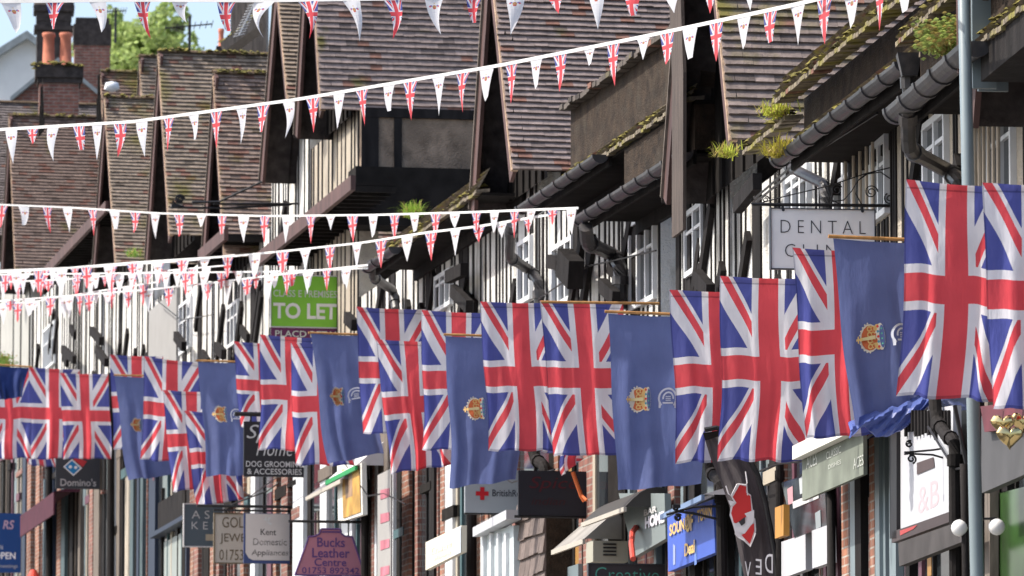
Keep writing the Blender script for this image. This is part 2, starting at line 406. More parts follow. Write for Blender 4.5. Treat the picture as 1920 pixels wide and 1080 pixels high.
def gutter(root, sg, s0, s1, z, t=.6, r_=.06, drop=.0):
    mb = MB(); n = 10
    def prof(s_, rr, zz):
        return [sg.pt(s_, t+rr*cos(a), zz-rr*sin(a)) for a in [pi*i/(n-1) for i in range(n)]]
    L = s1-s0; K = max(1, int(round(L/.62)))
    a, b = prof(s0, r_, z), prof(s1, r_, z-drop)
    a2, b2 = prof(s0, r_-.008, z), prof(s1, r_-.008, z-drop)
    for i in range(n-1):
        mb.quad([a[i], b[i], b[i+1], a[i+1]]); mb.quad([a2[i+1], b2[i+1], b2[i], a2[i]])
    mb.quad(a)
    for k in range(K+1):
        sc = s0+L*k/K; zz = z-drop*k/K; w_ = .035
        p, q = prof(sc-w_, r_+.012, zz), prof(sc+w_, r_+.012, zz)
        for i in range(n-1): mb.quad([p[i], q[i], q[i+1], p[i+1]])
        mb.quad(p); mb.quad(q)
    mb.build('gutter', M['gutter'], root, smooth=False)
    fb = MB(); fb.box(sg, s0, s1, t-r_-.05, t-r_-.02, z-.1, z+.03); fb.build('fascia_board', M['black'], root)
    for k in range(K):     # rafters / brackets under the eave
        pass
def pipe(root, pts, r_=.04, name='downpipe', mt='gutter'):
    mb = MB(); P = [Vector(p) for p in pts]; out = [P[0]]
    for i in range(1, len(P)-1):
        a, b, c = P[i-1], P[i], P[i+1]; k = min(.1, (b-a).length*.3, (c-b).length*.3)
        out += [b+(a-b).normalized()*k, b+((a-b).normalized()+(c-b).normalized())*k*.22, b+(c-b).normalized()*k]
    out.append(P[-1]); mb.tube(out, r_, 10)
    for i in range(len(P)-1):
        d = (P[i+1]-P[i]); dn = d.normalized()
        if d.length > .25: mb.tube([P[i]+dn*.1, P[i]+dn*.18], r_*1.25, 10)
    return mb.build(name, M[mt], root, smooth=False)

def window(root, sg, s0, s1, z0, z1, t=.0, mull=3, frame='winw', rails=1):
    f = MB(); w_ = .05; tt = t+.045
    f.box(sg, s0, s0+w_, t-.02, tt, z0, z1); f.box(sg, s1-w_, s1, t-.02, tt, z0, z1)
    f.box(sg, s0+w_, s1-w_, t-.02, tt-.002, z0, z0+w_); f.box(sg, s0+w_, s1-w_, t-.02, tt-.002, z1-w_, z1)
    for i in range(1, mull):
        a = s0+(s1-s0)*i/mull; f.box(sg, a-.03, a+.03, t-.02, tt-.004, z0+w_, z1-w_)
    for i in range(rails):
        z = z0+(z1-z0)*(i+1)/(rails+1)+.1; f.box(sg, s0+w_, s1-w_, t-.02, tt-.012, z-.015, z+.015)
    o = f.build('window', M[frame], root)
    g_ = MB(); g_.box(sg, s0+w_*.5, s1-w_*.5, t-.018, t+.006, z0+w_*.5, z1-w_*.5); g_.build('pane', M['glass'], o)
    return o
def timber_wall(root, sg, s0, s1, z0, z1, seed=1, pitch=.27, studw=.065, rmat='render', wins=(), braces=1, rails=(), skip=.0, dark_frac=0.0, top=None):
    """top: optional function s -> z"""
    R = random.Random(seed); ztop = (lambda s_: z1) if top is None else top
    n = 8; mb = MB()
    for i in range(n):
        a, b = s0+(s1-s0)*i/n, s0+(s1-s0)*(i+1)/n
        g = sg.pt; mb.hexa([g(a,-.25,z0),g(b,-.25,z0),g(b,0,z0),g(a,0,z0),g(a,-.25,ztop(a)),g(b,-.25,ztop(b)),g(b,0,ztop(b)),g(a,0,ztop(a))])
    mb.build('wall', M[rmat], root)
    st = MB(); s_ = s0
    while s_ < s1-.05:
        w_ = studw*R.uniform(.6, 1.5); inwin = False
        for (a, b, c, d) in wins:
            if s_+w_ > a-.02 and s_ < b+.02: inwin = (c, d)
        zt = ztop(s_); th = R.uniform(.006, .014)
        if inwin:
            if inwin[0] > z0+.1: st.box(sg, s_, s_+w_, 0, th, z0, inwin[0]-.02)
            if inwin[1] < zt-.1: st.box(sg, s_, s_+w_, 0, th, inwin[1]+.02, zt)
        elif R.random() > skip: st.box(sg, s_, s_+w_, 0, th, z0, zt)
        # extra wide black posts
        s_ += pitch*R.choice((R.uniform(.5, 1.0), R.uniform(.9, 1.9)))
        if R.random() < dark_frac:
            st.box(sg, s_, min(s1, s_+R.uniform(.2, .4)), 0, .02, z0, zt); s_ += .4
    for z in rails: st.box(sg, s0, s1, 0, .045, z-.07, z+.07)
    for k in range(braces):
        a = R.uniform(s0, s1-.7); z = z0+(z1-z0)*R.uniform(.1, .6); d = .7
        st.beam(sg.pt(a, .03, z+.7*R.choice((1, 1, -.3))), sg.pt(a+d, .03, z), sg.n.cross(Vector((0,0,1))), .14, .05)
    st.build('timber_frame', M['black'], root)
    for (a, b, c, d) in wins: window(root, sg, a, b, c, d, .0, max(2, int((b-a)/.35)), 'winw')
def pxwins(sg, L): # list of (px_left, px_right, ytop, ybottom) measured at the nearer (right) edge
    out = []
    for (x0, x1, yt, yb) in L:
        a, zt = sg.sz(x1, yt); b, _ = sg.sz(x0, yt); _, zb = sg.sz(x1, yb); out.append((a, b, zb, zt))
    return out
def shopfront(root, sg, px0, px1, ztop, items):
    """recessed dark shop glass with pilasters; items: (px_left, px_right, material, t_front, z_top_offset)"""
    a, _ = sg.sz(px1, 900); b, _ = sg.sz(px0, 900)
    gz = ground_z(sg.pt(a, 0, 0).y)-.3
    mb = MB(); mb.box(sg, a, b, -.3, -.02, gz, ztop); mb.build('shop_window', M['glass'], root)
    mb = MB(); mb.box(sg, a, b, -.02, .0, gz, gz+.9); mb.build('stall_riser', M['black'], root)
    R = random.Random(int(px0)); s_ = a; cols = ('black', 'post', 'brickd', 'grey', 'dark', 'dark', 'black', 'front_teal', 'front_plum', 'front_cream')
    while s_ < b-.3:
        s_ += R.uniform(.25, .8); w_ = R.uniform(.03, .14); c_ = R.choice(cols); q = MB(); z1 = ztop-R.choice((.02, .02, .3, .8))
        q.box(sg, s_, min(b, s_+w_), -.019, R.uniform(.0, .012), gz+.9, z1); q.build('window_post', M[c_], root)
        if R.random() < .35:
            z_ = ztop-R.uniform(.4, 1.9); q = MB(); e_ = min(b, s_+R.uniform(.4, 1.3)); q.box(sg, s_, e_, -.019, .05, z_, z_+R.uniform(.06, .16)); q.build('transom', M[R.choice(cols)], root)
        if R.random() < .3:
            z_ = ztop-R.uniform(.6, 2.0); q = MB(); q.box(sg, s_+.16, s_+R.uniform(.3, .5), -.019, -.005, z_, z_+R.uniform(.2, .6)); q.build('window_display', M[R.choice(('front_cream', 'front_plum', 'front_ochre', 'post', 'front_teal'))], root)
    for it in items:
        x0, x1, mt, tf = it[:4]; dz = it[4] if len(it) > 4 else 0
        s0, _ = sg.sz(x1, 900, tf); s1, _ = sg.sz(x0, 900, tf)
        q = MB(); q.box(sg, s0, s1, -.019, min(tf, .04), gz, ztop-.004+dz)
        q.build(it[5] if len(it) > 5 else 'pilaster', M[mt], root)
# ------------------------------------------------------------------ houses
flat('front_teal', (.05,.10,.11)); flat('front_plum', (.12,.05,.07)); flat('front_cream', (.38,.34,.27)); flat('front_ochre', (.30,.16,.05))
H = {}
def house(key, label, sg, px, Yoff=0):
    p = sg.P(px, 900); p.z = ground_z(p.y)
    H[key] = thing('timber_framed_house', label, 'house', p); return H[key]
def zat(sg, px, py, t=0.0): return sg.sz(px, py, t)[1]
def sat(sg, px, t=0.0): return sg.sz(px, 700, t)[0]
GRP = None
hD = house('D', 'nearest half-timbered house behind the grey lamp post, with the green shop window', SA, 1760)
hC = house('C', 'half-timbered house behind the dental sign, with a mossy roof above a long gutter', SB, 1480)
hB = house('B', 'half-timbered house with a wide grey-brown tiled gable above two black gutters', SC, 1100)
hA = house('A', 'half-timbered house whose brown side wall shows under its wide tiled gable', SC, 780)
h5 = house('5', 'narrow half-timbered house with a thin sliver of tiled roof between two black gables', SC, 560)
h4 = house('4b', 'house with a low mossy ridge and steep tiled gable, just left of the black gables', SC, 450)
h3 = house('4', 'tall house with a yellow mossy streak down its steep tiled gable', SC, 340)
h2 = house('3', 'house with a narrow greenish tiled gable beside a white streaked bargeboard', SC, 240)
h1 = house('2', 'house with a broad red-brown tiled roof in front of the pair of orange chimney pots', SC, 110)
h0 = house('1', 'farthest house of the row, its grey tiled roof cut off at the left', SC, 10)

GREYB = (.225, .178, .165); BRN = (.26, .19, .155); BRN2 = (.26, .205, .16)
gC = gable(hC, SB, (1300, -470), (1370, 262), base=(.19,.15,.135), seed=11, moss=0, tmat='tileold', bargew=.2, verge='verge', depth=6, barge_col='barge', gauge=.085, tw=.17)
gB = gable(hB, SC, (914, -139), (961, 318), farpx=(880, 392), base=GREYB, seed=12, depth=6, gauge=.073, orange=.06)
gA = gable(hA, SC, (578, -215), (602, 205), base=GREYB, seed=13, depth=7, gauge=.085, orange=.05)
g5 = gable(h5, SC, (517, -58), (541, 200), farpx=(486, 335), base=BRN2, seed=14, depth=3)
g4b = gable(h4, SC, (400, 137), (421, 480), base=BRN, seed=15, tmat='tileold', moss=120, depth=4.0, orange=.1)
g4 = gable(h3, SC, (297, 97), (318, 440), base=BRN2, seed=16, tmat='tileold', moss=160, depth=5.0, orange=.1)
g3 = gable(h2, SC, (196, 182), (217, 492), base=BRN2, seed=17, tmat='tileold', moss=60, depth=3.5, orange=.1)
g2 = gable(h1, SC, (17, 216), (29, 512), base=(.22,.158,.13), seed=18, tmat='tile', moss=90, depth=5.0, orange=.14)
g1 = gable(h0, SC, (-60, 190), (-45, 440), base=(.20,.17,.16), seed=19, moss=0, depth=5.0)
# gable D: black gable whose base beam shows in the top right corner
gD = gable(hD, SA, (1895, -900), (2010, 60), base=GREYB, seed=20, depth=4, bargew=.2)
mb = MB(); zD = zat(SA, 1900, 108, .5); mb.box(SA, sat(SA, 2100, .5), sat(SA, 1850, .5), -.2, .52, zD, zD+.26)
mb.build('gable_tie_beam', M['black'], hD)
mb = MB(); sw = sat(SA, 1846, .5); mb.box(SA, sw, sw+.05, .40, .56, zD-.03, zD+1.2); mb.box(SA, sw+.12, sw+.16, .3, .5, zD-.03, zD+1.2); mb.build('bargeboard_end', M['post'], hD)
mb = MB(); mb.box(SA, sw+.2, sw+.25, .30, .62, zD+.1, zD+1.3); mb.build('bargeboard', M['barge'], hD)
# rear roofs behind the first line
gable(h2, SC, (262, 106), (268, 240), tf=-.6, base=BRN2, seed=31, tmat='tileold', moss=20, depth=2, orange=.2)
gable(h1, SC, (188, 134), (194, 240), tf=-1.0, base=(.20,.14,.11), seed=32, tmat='tileold', moss=20, depth=2.2, orange=.3)

M['pale0'] = mat('pale_grey_render', (.36,.36,.34), .9, .1, 3, .01, 40)
# walls behind the eaves and below the gables (street side)
def Z0(px):   # height where timber framing ends and shop fronts begin
    if px > 1621: return zat(SA, px, 700)
    if px > 1240: return zat(SB, px, 720)
    return zat(SC, px, 760 if px > 700 else 790)
def W(root, sg, px0, px1, ytop, **k):
    s0, zt = sg.sz(px1, ytop); s1, _ = sg.sz(px0, ytop)
    timber_wall(root, sg, s0, s1, Z0((px0+px1)/2), zt, **k); return s0, s1, zt
W(hD, SA, 1841, 2140, 60, seed=1, pitch=.2, wins=pxwins(SA, [(1858, 1905, 175, 372), (1700+240, 2020, 180, 420)]), braces=0, rmat='cream')
W(hD, SA, 1621, 1839, 95, seed=2, pitch=.2, wins=pxwins(SA, [(1718, 1780, 200, 360), (1640, 1668, 250, 400)]), braces=2, rmat='cream')
W(hC, SB, 1372, 1640, 185, seed=3, pitch=.24, dark_frac=.12, wins=pxwins(SB, [(1478, 1522, 305, 400), (1570, 1640, 240, 400)]), braces=4, rmat='render')
W(hC, SB, 1270, 1368, 300, seed=4, pitch=.25, dark_frac=.15, wins=pxwins(SB, [(1290, 1322, 375, 500)]), braces=4)
W(hB, SC, 1010, 1238, 255, seed=5, pitch=.27, wins=pxwins(SC, [(1185, 1232, 390, 560), (1040, 1078, 440, 560)]), braces=7, dark_frac=.2)
W(hB, SC, 905, 1008, 322, seed=6, pitch=.25, braces=3, wins=pxwins(SC, [(976, 1000, 440, 560)]))
W(hA, SC, 676, 903, 400, seed=7, pitch=.30, studw=.09, braces=8, dark_frac=.2, wins=pxwins(SC, [(820, 850, 500, 570)]))
W(hA, SC, 583, 674, 200, seed=8, pitch=.35, studw=.08, rmat='cream', braces=2)
W(h5, SC, 510, 581, 205, seed=9, pitch=.42, studw=.09, braces=3)
W(h4, SC, 402, 508, 425, seed=10, pitch=.40, studw=.09, braces=6, dark_frac=.15, wins=pxwins(SC, [(430, 450, 560, 640)]))
W(h3, SC, 292, 400, 470, seed=21, pitch=.5, studw=.1, braces=4, dark_frac=.1, wins=pxwins(SC, [(340, 362, 555, 650)]))
W(h2, SC, 196, 290, 478, seed=22, pitch=.42, studw=.11, braces=6, dark_frac=.1)
W(h1, SC, 60, 194, 440, seed=23, pitch=.42, studw=.11, braces=9, dark_frac=.1, wins=pxwins(SC, [(85, 105, 600, 680)]))
W(h0, SC, -60, 58, 470, seed=24, pitch=1.6, studw=.12, braces=0, rmat='pale0')
# smooth pale render panel next to the green board (no timbers)
s0, s1 = sat(SC, 330, .06), sat(SC, 278, .06)
mb = MB(); mb.box(SC, s0, s1, .0, .06, zat(SC, 330, 690, .06), zat(SC, 330, 540, .06)); mb.build('pale_render_panel', flat('pale_render', (.27,.27,.265), .9), h2)

# side walls of the gabled wings, facing the camera
def side_wall(root, sg, s_, z0, z1, t0, t1, m, beams=0, name='side_wall'):
    mb = MB(); g = sg.pt; mb.box(sg, s_, s_+.2, t1, t0, z0, z1); mb.build(name, M[m], root)
    if beams:
        b = MB()
        for i in range(beams):
            b.box(sg, s_-.03, s_, t0-.52, t0-.42, z0, z1)
        b.box(sg, s_-.034, s_, t0-.22, t0, z0, z1); b.box(sg, s_-.038, s_, t1, t0, z1-.12, z1)
        b.build('side_timbers', M['black'], root)
sA = sat(SC, 676, 0); zA1 = g_z = gA['zb']+.02; zA0 = zat(SC, 676, 322)
side_wall(hA, SC, sA, zA0, zA1, .0, -6, 'brown2', 1)
mb = MB(); mb.box(SC, sA-.5, sA+.1, -6, .15, zA0-.75, zA0-.004); mb.build('lower_side_wall', M['dark'], hA)
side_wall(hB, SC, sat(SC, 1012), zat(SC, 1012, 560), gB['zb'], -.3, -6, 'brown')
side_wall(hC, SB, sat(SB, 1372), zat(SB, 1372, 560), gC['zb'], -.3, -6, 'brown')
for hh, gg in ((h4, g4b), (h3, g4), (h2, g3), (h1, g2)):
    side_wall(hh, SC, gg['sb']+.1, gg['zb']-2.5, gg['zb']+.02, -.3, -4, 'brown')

# eaves along the street
def EV(root, sg, pxa, ya, pxb, spec, gut=True, t=.6, pxg=None, seed=5, gr=.06, wpx=None):
    """eave line through pixel (pxa, ya) at the far end, running to pxb"""
    s1, z = sg.sz(pxa, ya, t); s0 = sat(sg, pxb, t)
    if gut: mb = MB(); mb.box(sg, s0, s1, .0, .05, z-.16, z+.02); mb.build('eave_shade_strip', M['black'], root); mb = MB(); mb.box(sg, s0, s1, .0, t-.12, z-.03, z); mb.build('soffit', M['dark'], root)  # black strip below the gutter paints in the deeper shade of the eave
    if gut: gutter(root, sg, s0 if pxg is None else sat(sg, pxg, t), s1, z, t, gr)
    tiers(root, sg, s0, s1 if wpx is None else sat(sg, wpx, t), z+.05, spec, seed, t-.08)
    return s0, s1, z
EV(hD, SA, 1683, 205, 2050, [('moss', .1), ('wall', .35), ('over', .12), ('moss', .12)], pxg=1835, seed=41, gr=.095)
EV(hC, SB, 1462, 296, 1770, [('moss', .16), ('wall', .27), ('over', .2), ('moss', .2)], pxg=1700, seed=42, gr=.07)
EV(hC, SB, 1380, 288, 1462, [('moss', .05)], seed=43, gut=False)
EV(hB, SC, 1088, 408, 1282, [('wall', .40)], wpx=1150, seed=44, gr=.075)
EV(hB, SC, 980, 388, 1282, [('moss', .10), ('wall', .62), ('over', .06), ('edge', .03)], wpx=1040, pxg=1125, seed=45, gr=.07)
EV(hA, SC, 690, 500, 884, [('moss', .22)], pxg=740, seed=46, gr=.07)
for hh, sg, xa, ya, xb in ((h5, SC, 482, 486, 658), (h1, SC, 84, 508, 196), (h4, SC, 372, 480, 420)):
    s1, z = sg.sz(xa, ya, .55); s0 = sat(sg, xb, .55)
    mb = MB(); mb.box(sg, s0, s1, .5, .56, z-.1, z+.08); mb.build('fascia_board', M['barge'], hh)
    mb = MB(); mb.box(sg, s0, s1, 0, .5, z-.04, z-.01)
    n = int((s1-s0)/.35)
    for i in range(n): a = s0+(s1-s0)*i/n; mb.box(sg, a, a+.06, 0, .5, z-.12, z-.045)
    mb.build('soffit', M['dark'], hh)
# dark void between the black gable and the roofs beside it: boarded return walls
# big oak post in front of the gable C
s_, _ = SB.sz(1264, 430, .5); s_b, _ = SB.sz(1285, 430, .5)
mb = MB(); zt = zat(SB, 1290, -40, .5); zb_ = zat(SB, 1272, 440, .5)
g = SB.pt; wv = [(-.01, zb_), (.01, zb_+.7), (.03, zb_+1.4), (-.12, zt)]
for (o0, za), (o1, zb) in zip(wv, wv[1:]):
    mb.hexa([g(s_b-o0,.49,za),g(s_-o0,.49,za),g(s_-o0,.52,za),g(s_b-o0,.52,za),g(s_b-o1,.49,zb),g(s_-o1,.49,zb),g(s_-o1,.52,zb),g(s_b-o1,.52,zb)])
mb.build('oak_post', mat('brown_oak', (.075,.058,.05), .8, .4, 8, .004, 30, sc3=(3,3,.3)), hC)

# downpipes
pp = lambda sg, L, t: [sg.P(x, y, t) for x, y in L]
pipe(hB, [SC.P(1098, 425, .6), SC.P(1101, 455, .55)]+pp(SC, [(1150, 478), (1163, 500), (1163, 580)], .12), .07)
pipe(hB, [SC.P(960, 420, .5), SC.P(955, 482, .45)]+pp(SC, [(995, 508), (1010, 528), (1010, 590)], .1), .055)
pipe(hA, [SC.P(697, 492, .55), SC.P(700, 520, .5)]+pp(SC, [(738, 545), (742, 580)], .1), .055)
pipe(hD, [SA.P(1702, 190, .6), SA.P(1703, 280, .55)]+pp(SA, [(1780, 322), (1800, 340), (1800, 470)], .12), .055)
pipe(hC, [SB.P(1702, 118, .6), SB.P(1706, 195, .58)], .05)
mb = MB(); p = SB.P(1705, 120, .6); q = .09
mb.hexa([p+Vector((-q*.6,-q*.6,-.09)),p+Vector((q*.6,-q*.6,-.09)),p+Vector((q*.6,q*.6,-.09)),p+Vector((-q*.6,q*.6,-.09)),p+Vector((-q,-q,.07)),p+Vector((q,-q,.07)),p+Vector((q,q,.07)),p+Vector((-q,q,.07))])
mb.build('rainwater_hopper', M['gutter'], hC)
pipe(hC, pp(SB, [(1478, 312), (1545, 345), (1548, 372), (1548, 480)], .14), .045)
# thin iron railing / cables on the upper wall
for root, sg, L in ((hC, SB, [(1415, 372), (1530, 272), (1640, 200)]), (hC, SB, [(1418, 378), (1535, 282), (1645, 212)]), (hD, SA, [(1822, 140), (1920, 60), (1960, 30)])):
    mb = MB(); mb.tube([sg.P(x, y, .4) for x, y in L], .01, 5); mb.build('cable', M['iron'], root)
for root, sg, xs, y0, slope in ((hC, SB, (1585, 1600, 1612, 1624, 1636), 225, -.75), (hD, SA, (1828, 1836, 1844, 1853, 1862, 1871), 130, -.6)):
    mb = MB()
    for i, x in enumerate(xs): mb.tube([sg.P(x, y0+slope*(x-xs[0]), .08), sg.P(x+2, 600, .08)], .014, 6)
    mb.build('vertical_rods', flat('tan_rod', (.45, .38, .3)), root)
# white wooden bell / grille ornaments: black flower sconce
def blk(root, sg, px0, py0, px1, py1, t, m='black', th=.05, name='bracket'):
    mb = MB(); a = sg.P(px0, py0, t); b = sg.P(px1, py1, t); mb.beam(a, b, Vector((0,0,1)), th*1.8, th); return mb.build(name, M[m], root)
for root, sg, x0, y0, x1, y1 in ((hC,SB,1383,385,1420,340),(hC,SB,1308,520,1332,548),(hB,SC,1130,535,1155,560),(hB,SC,1030,490,1082,500),(hB,SC,1048,500,1085,520),(hA,SC,840,520,870,505),(hA,SC,850,545,880,575),(hA,SC,650,595,665,610),(h3,SC,172,620,190,640),(h3,SC,182,655,200,680),(h1,SC,118,655,140,675),(h4,SC,330,630,345,650),(h4,SC,405,650,420,665)):
    blk(root, sg, x0, y0, x1, y1, .22, th=.08)
blk(hB, SC, 1058, 492, 1080, 516, .35, 'black', .16, 'box_lantern')
# ------------------------------------------------------------------ shop fronts
shopfront(hD, SA, 1621, 2140, Z0(1700), [(1590+35, 1634, 'brick', .06), (1640, 1648, 'post', .04), (1664, 1676, 'post', .05), (1676, 1684, 'black', .12), (1786, 1806, 'black', .15), (1842, 1848, 'grey', .06), (1858, 1872, 'black', .1), (1925, 1945, 'black', .1)])
shopfront(hC, SB, 1245, 1619, Z0(1400), [(1553, 1564, 'black', .25, 0, 'iron_column'), (1568, 1584, 'brick', .08), (1590, 1602, 'post', .04), (1606, 1612, 'post', .02), (1440, 1452, 'black', .05), (1455, 1464, 'brick', .04), (1340, 1352, 'black', .1), (1352, 1362, 'post', .02), (1250, 1262, 'brickd', .05), (1290, 1300, 'black', .05)])
shopfront(hB, SC, 905, 1238, Z0(1050), [(1018, 1028, 'dark', .1), (1029, 1039, 'brick', .08), (1176, 1180, 'post', .3), (1140, 1172, 'dark', .02), (1195, 1235, 'brickd', 0), (905, 915, 'brick', .03), (960, 966, 'brickd', .03), (1085, 1112, 'brickd', .0)])
shopfront(hA, SC, 583, 903, Z0(750), [(880, 890, 'dark', .1), (891, 903, 'brick', .06), (822, 832, 'brick', .06), (833, 848, 'winw', .04), (803, 812, 'black', .05), (778, 783, 'brickd', .03), (752, 766, 'brick', .05), (742, 750, 'dark', .05), (732, 737, 'winw', .03), (708, 728, 'grey', .01), (700, 706, 'winw', .03), (690, 698, 'brickd', .06), (678, 688, 'dark', .1), (640, 660, 'winw', .02), (600, 612, 'winw', .02)])
shopfront(h5, SC, 510, 581, Z0(550), [(541, 560, 'winw', .1, 0, 'white_post'), (522, 534, 'brickd', .08), (512, 518, 'brick', .04)])
shopfront(h4, SC, 402, 508, Z0(450), [(450, 456, 'brick', .05), (405, 410, 'brickd', .05), (470, 478, 'winw', .04)])
shopfront(h3, SC, 292, 400, Z0(350), [(355, 362, 'brick', .05), (364, 372, 'brickd', .04), (340, 346, 'dark', .05), (382, 392, 'dark', .03), (392, 398, 'brick', .06)])
NAVY = 'navy_paint'; flat(NAVY, (.02, .03, .055)); flat('teal_paint', (.06, .09, .10)); flat('pale_blind', (.25, .28, .27))
shopfront(h2, SC, 196, 290, Z0(240), [(197, 206, 'brick', .1), (207, 213, 'winw', .04), (216, 222, 'grey', .06), (226, 235, 'cream', .12), (241, 250, 'teal_paint', .04), (252, 256, NAVY, .08), (258, 268, 'teal_paint', .02), (272, 284, NAVY, .1)])
shopfront(h1, SC, 60, 194, Z0(120), [(66, 73, 'brick', .05), (88, 98, NAVY, .06), (103, 110, 'brick', .08), (115, 122, 'teal_paint', .04), (130, 136, 'black', .05), (146, 150, 'grey', .05), (164, 171, 'brickd', .07), (176, 186, 'grey', .03)])
shopfront(h0, SC, -60, 58, Z0(10), [(50, 57, 'brick', .05), (40, 46, NAVY, .06)])
q = MB(); s0, zt = SC.sz(342, 990, .12); s1 = sat(SC, 296, .12); q.box(SC, s0, s1, -.28, .0, zt-2.5, zt); q.build('blind', M['pale_blind'], h3)
q = MB(); s0, zt = SC.sz(345, 905, .14); s1 = sat(SC, 284, .14); zb = zat(SC, 345, 968, .14); q.box(SC, s0, s1, -.2, .02, zb, zt); q.build('transom', M['black'], h3)
q = MB(); q.box(SC, s0, s1, -.2, .16, zb-.05, zb+.02); q.box(SC, s0, s0+.1, -.2, .1, zb-3, zb); q.build('door_frame', M[NAVY], h3)

# ------------------------------------------------------------------ things behind the row (top left)
def obox(mb, c, wx, wy, z0, z1, rot=.1, m=0, tx=0):
    ca, sa = cos(rot), sin(rot); P = []
    for z, k in ((z0, 1), (z1, 1-tx)):
        for x, y in ((-1,-1),(1,-1),(1,1),(-1,1)): P.append(Vector((c.x+(x*wx*ca-y*wy*sa)*k/2, c.y+(x*wx*sa+y*wy*ca)*k/2, z)))
    mb.hexa(P, m)
def ppm(Y): return F/Y*.993
def chimney(label, Y, x0, x1, ytop, ybot, capm='soot', bodym='brickd', steps=((-6, 0, 18), ), pots=(), roundcap=False):
    c = V((x0+x1)/2, ybot, Y); k = 1/ppm(Y); wd = (x1-x0)*k; zt = V(0, ytop, Y).z; zb = c.z
    root = thing('chimney_stack', label, 'chimney', (c.x, Y, zb))
    mb = MB(); obox(mb, c, wd, wd*.9, zb-2, zt); mb.build('stack', M[bodym], root)
    for j, (ex, a, b) in enumerate(steps):
        mb = MB(); obox(mb, c, wd-ex*2*k, wd*.9-ex*2*k, zt-b*k, zt-a*k+.01*j); mb.build('cap', M[capm], root)
    for (px0, px1, pyt) in pots:
        pc = V((px0+px1)/2, ytop, Y); r_ = (px1-px0)*k/2; zz = V(0, pyt, Y).z; pm = MB()
        pm.tube([(pc.x, Y, zt-.02), (pc.x, Y, zz-.1), (pc.x, Y, zz-.06), (pc.x, Y, zz)], [r_, r_*.86, r_*1.06, r_*1.02], 16); pm.build('chimney_pot', M['pot'], root, True)
    return root, c, k
r1, c1, k1 = chimney('brick chimney stack with a pair of tall orange clay pots', 118, 72, 146, 127, 300, steps=((-8, 0, 24), (-4, 24, 34)), bodym='brickd', pots=((79, 103, 62), (111, 135, 62)))
ms = MB(); zt = V(0, 127, 118).z; mosslumps(ms, Vector((c1.x-.4, 117.6, zt)), Vector((c1.x+.45, 117.6, zt)), 50, .05, 5, .05); ms.build('moss', M['moss'], r1)
r2, c2, k2 = chimney('dark chimney stack with a wide sooty rounded head, topmost at the left', 150, 68, 132, 14, 120, bodym='soot', steps=((-6, 0, 12), (-1, 12, 30), (-5, 40, 48)))
cm = MB(); zt = V(0, 14, 150).z; cm.tube([(c2.x, 150, zt), (c2.x, 150, zt+.25), (c2.x, 150, zt+.5)], [.55, .5, .3], 14); cm.build('cowl', M['soot'], r2, True)
r3, c3, k3 = chimney('square brick chimney stack with a sooty stepped head in front of the green tree', 140, 138, 205, 50, 200, bodym='brickd', steps=((-2, 0, 40), (2, -12, 0)))
r4, c4, k4 = chimney('small chimney with one orange pot behind the mossy ridges', 112, 408, 428, 88, 130, steps=((-3, 0, 8),), pots=((409, 420, 54),))
# white gabled house
Y = 160; k = 1/ppm(Y)
gh = thing('gabled_house', 'pale rendered house end with a grey slate roof, far behind the chimneys', 'house', V(60, 190, Y))
ap, l, rr = V(52, 75, Y), V(-40, 132, Y), V(200, 185, Y)
zb = V(0, 330, Y).z; mb = MB(); D = Vector((0, 8, 0))
for y_ in (0,):
    poly = [Vector((l.x, Y, zb)), Vector((rr.x, Y, zb)), rr, ap, l]
    mb.quad(poly); mb.quad([p+D for p in reversed(poly)])
    for i in range(5): a, b = poly[i], poly[(i+1) % 5]; mb.quad([b, a, a+D, b+D])
mb.build('wall', flat('pale_grey_wall', (.62, .64, .64), .9), gh)
mb = MB(); up = Vector((0, 0, .22)); f = Vector((0, -.3, 0))
for a, b in ((ap, l), (rr, ap)): mb.hexa([a+f, b+f, b+D, a+D, a+f+up, b+f+up, b+D+up, a+D+up])
mb.build('roof', M['slate'], gh)
# brown brick gable behind the row, nearer
Y = 125; bh = thing('brick_gable_house', 'brown brick gable with dark sloping edges directly behind the pots', 'house', V(110, 200, Y))
ap, l, rr = V(110, 118, Y), V(20, 192, Y), V(205, 196, Y); zb = V(0, 320, Y).z; D = Vector((0, 4, 0)); mb = MB()
poly = [Vector((l.x, Y, zb)), Vector((rr.x, Y, zb)), rr, ap, l]; mb.quad(poly)
mb.quad([p+D for p in reversed(poly)]); mb.build('wall', M['brickd'], bh)
mb = MB(); up = Vector((0, 0, .1)); f = Vector((0, -.15, 0))
for a, b in ((ap, l), (rr, ap)): mb.hexa([a+f, b+f, b+D, a+D, a+f+up, b+f+up, b+D+up, a+D+up])
mb.build('roof', M['slate'], bh)
# shiny cowl and aerials
def aerial(px, y0, y1, Y, arms, label, rods=()):
    b = V(px, y1, Y); t = V(px+1, y0, Y); root = thing('television_aerial', label, 'aerial', b)
    mb = MB(); mb.tube([b, t], .028, 6); mb.build('mast', M['iron'], root)
    mb = MB()
    for (xa, ya, xb, yb) in arms:
        A, B = V(xa, ya, Y), V(xb, yb, Y); mb.tube([A, B], .016, 5)
        n = 9
        for i in range(n): p = A+(B-A)*i/(n-1); q = Vector((.03, -.2, .04)); mb.tube([p-q, p+q], .008, 4)
    mb.build('elements', M['iron'], root); return root
aerial(355, 30, 110, 116, [(310, 53, 398, 45), (325, 50, 345, 56)], 'thin television aerial standing against the pale sky')
aerial(216, 14, 80, 135, [(196, 22, 236, 20)], 'small television aerial in front of the green tree')
r_ = thing('television_aerial', 'ladder-like television aerial leaning beside the first black gable', 'aerial', V(462, 60, 100))
mb = MB(); A, B = V(448, 66, 100), V(476, 8, 100); mb.tube([A, B], .012, 5)
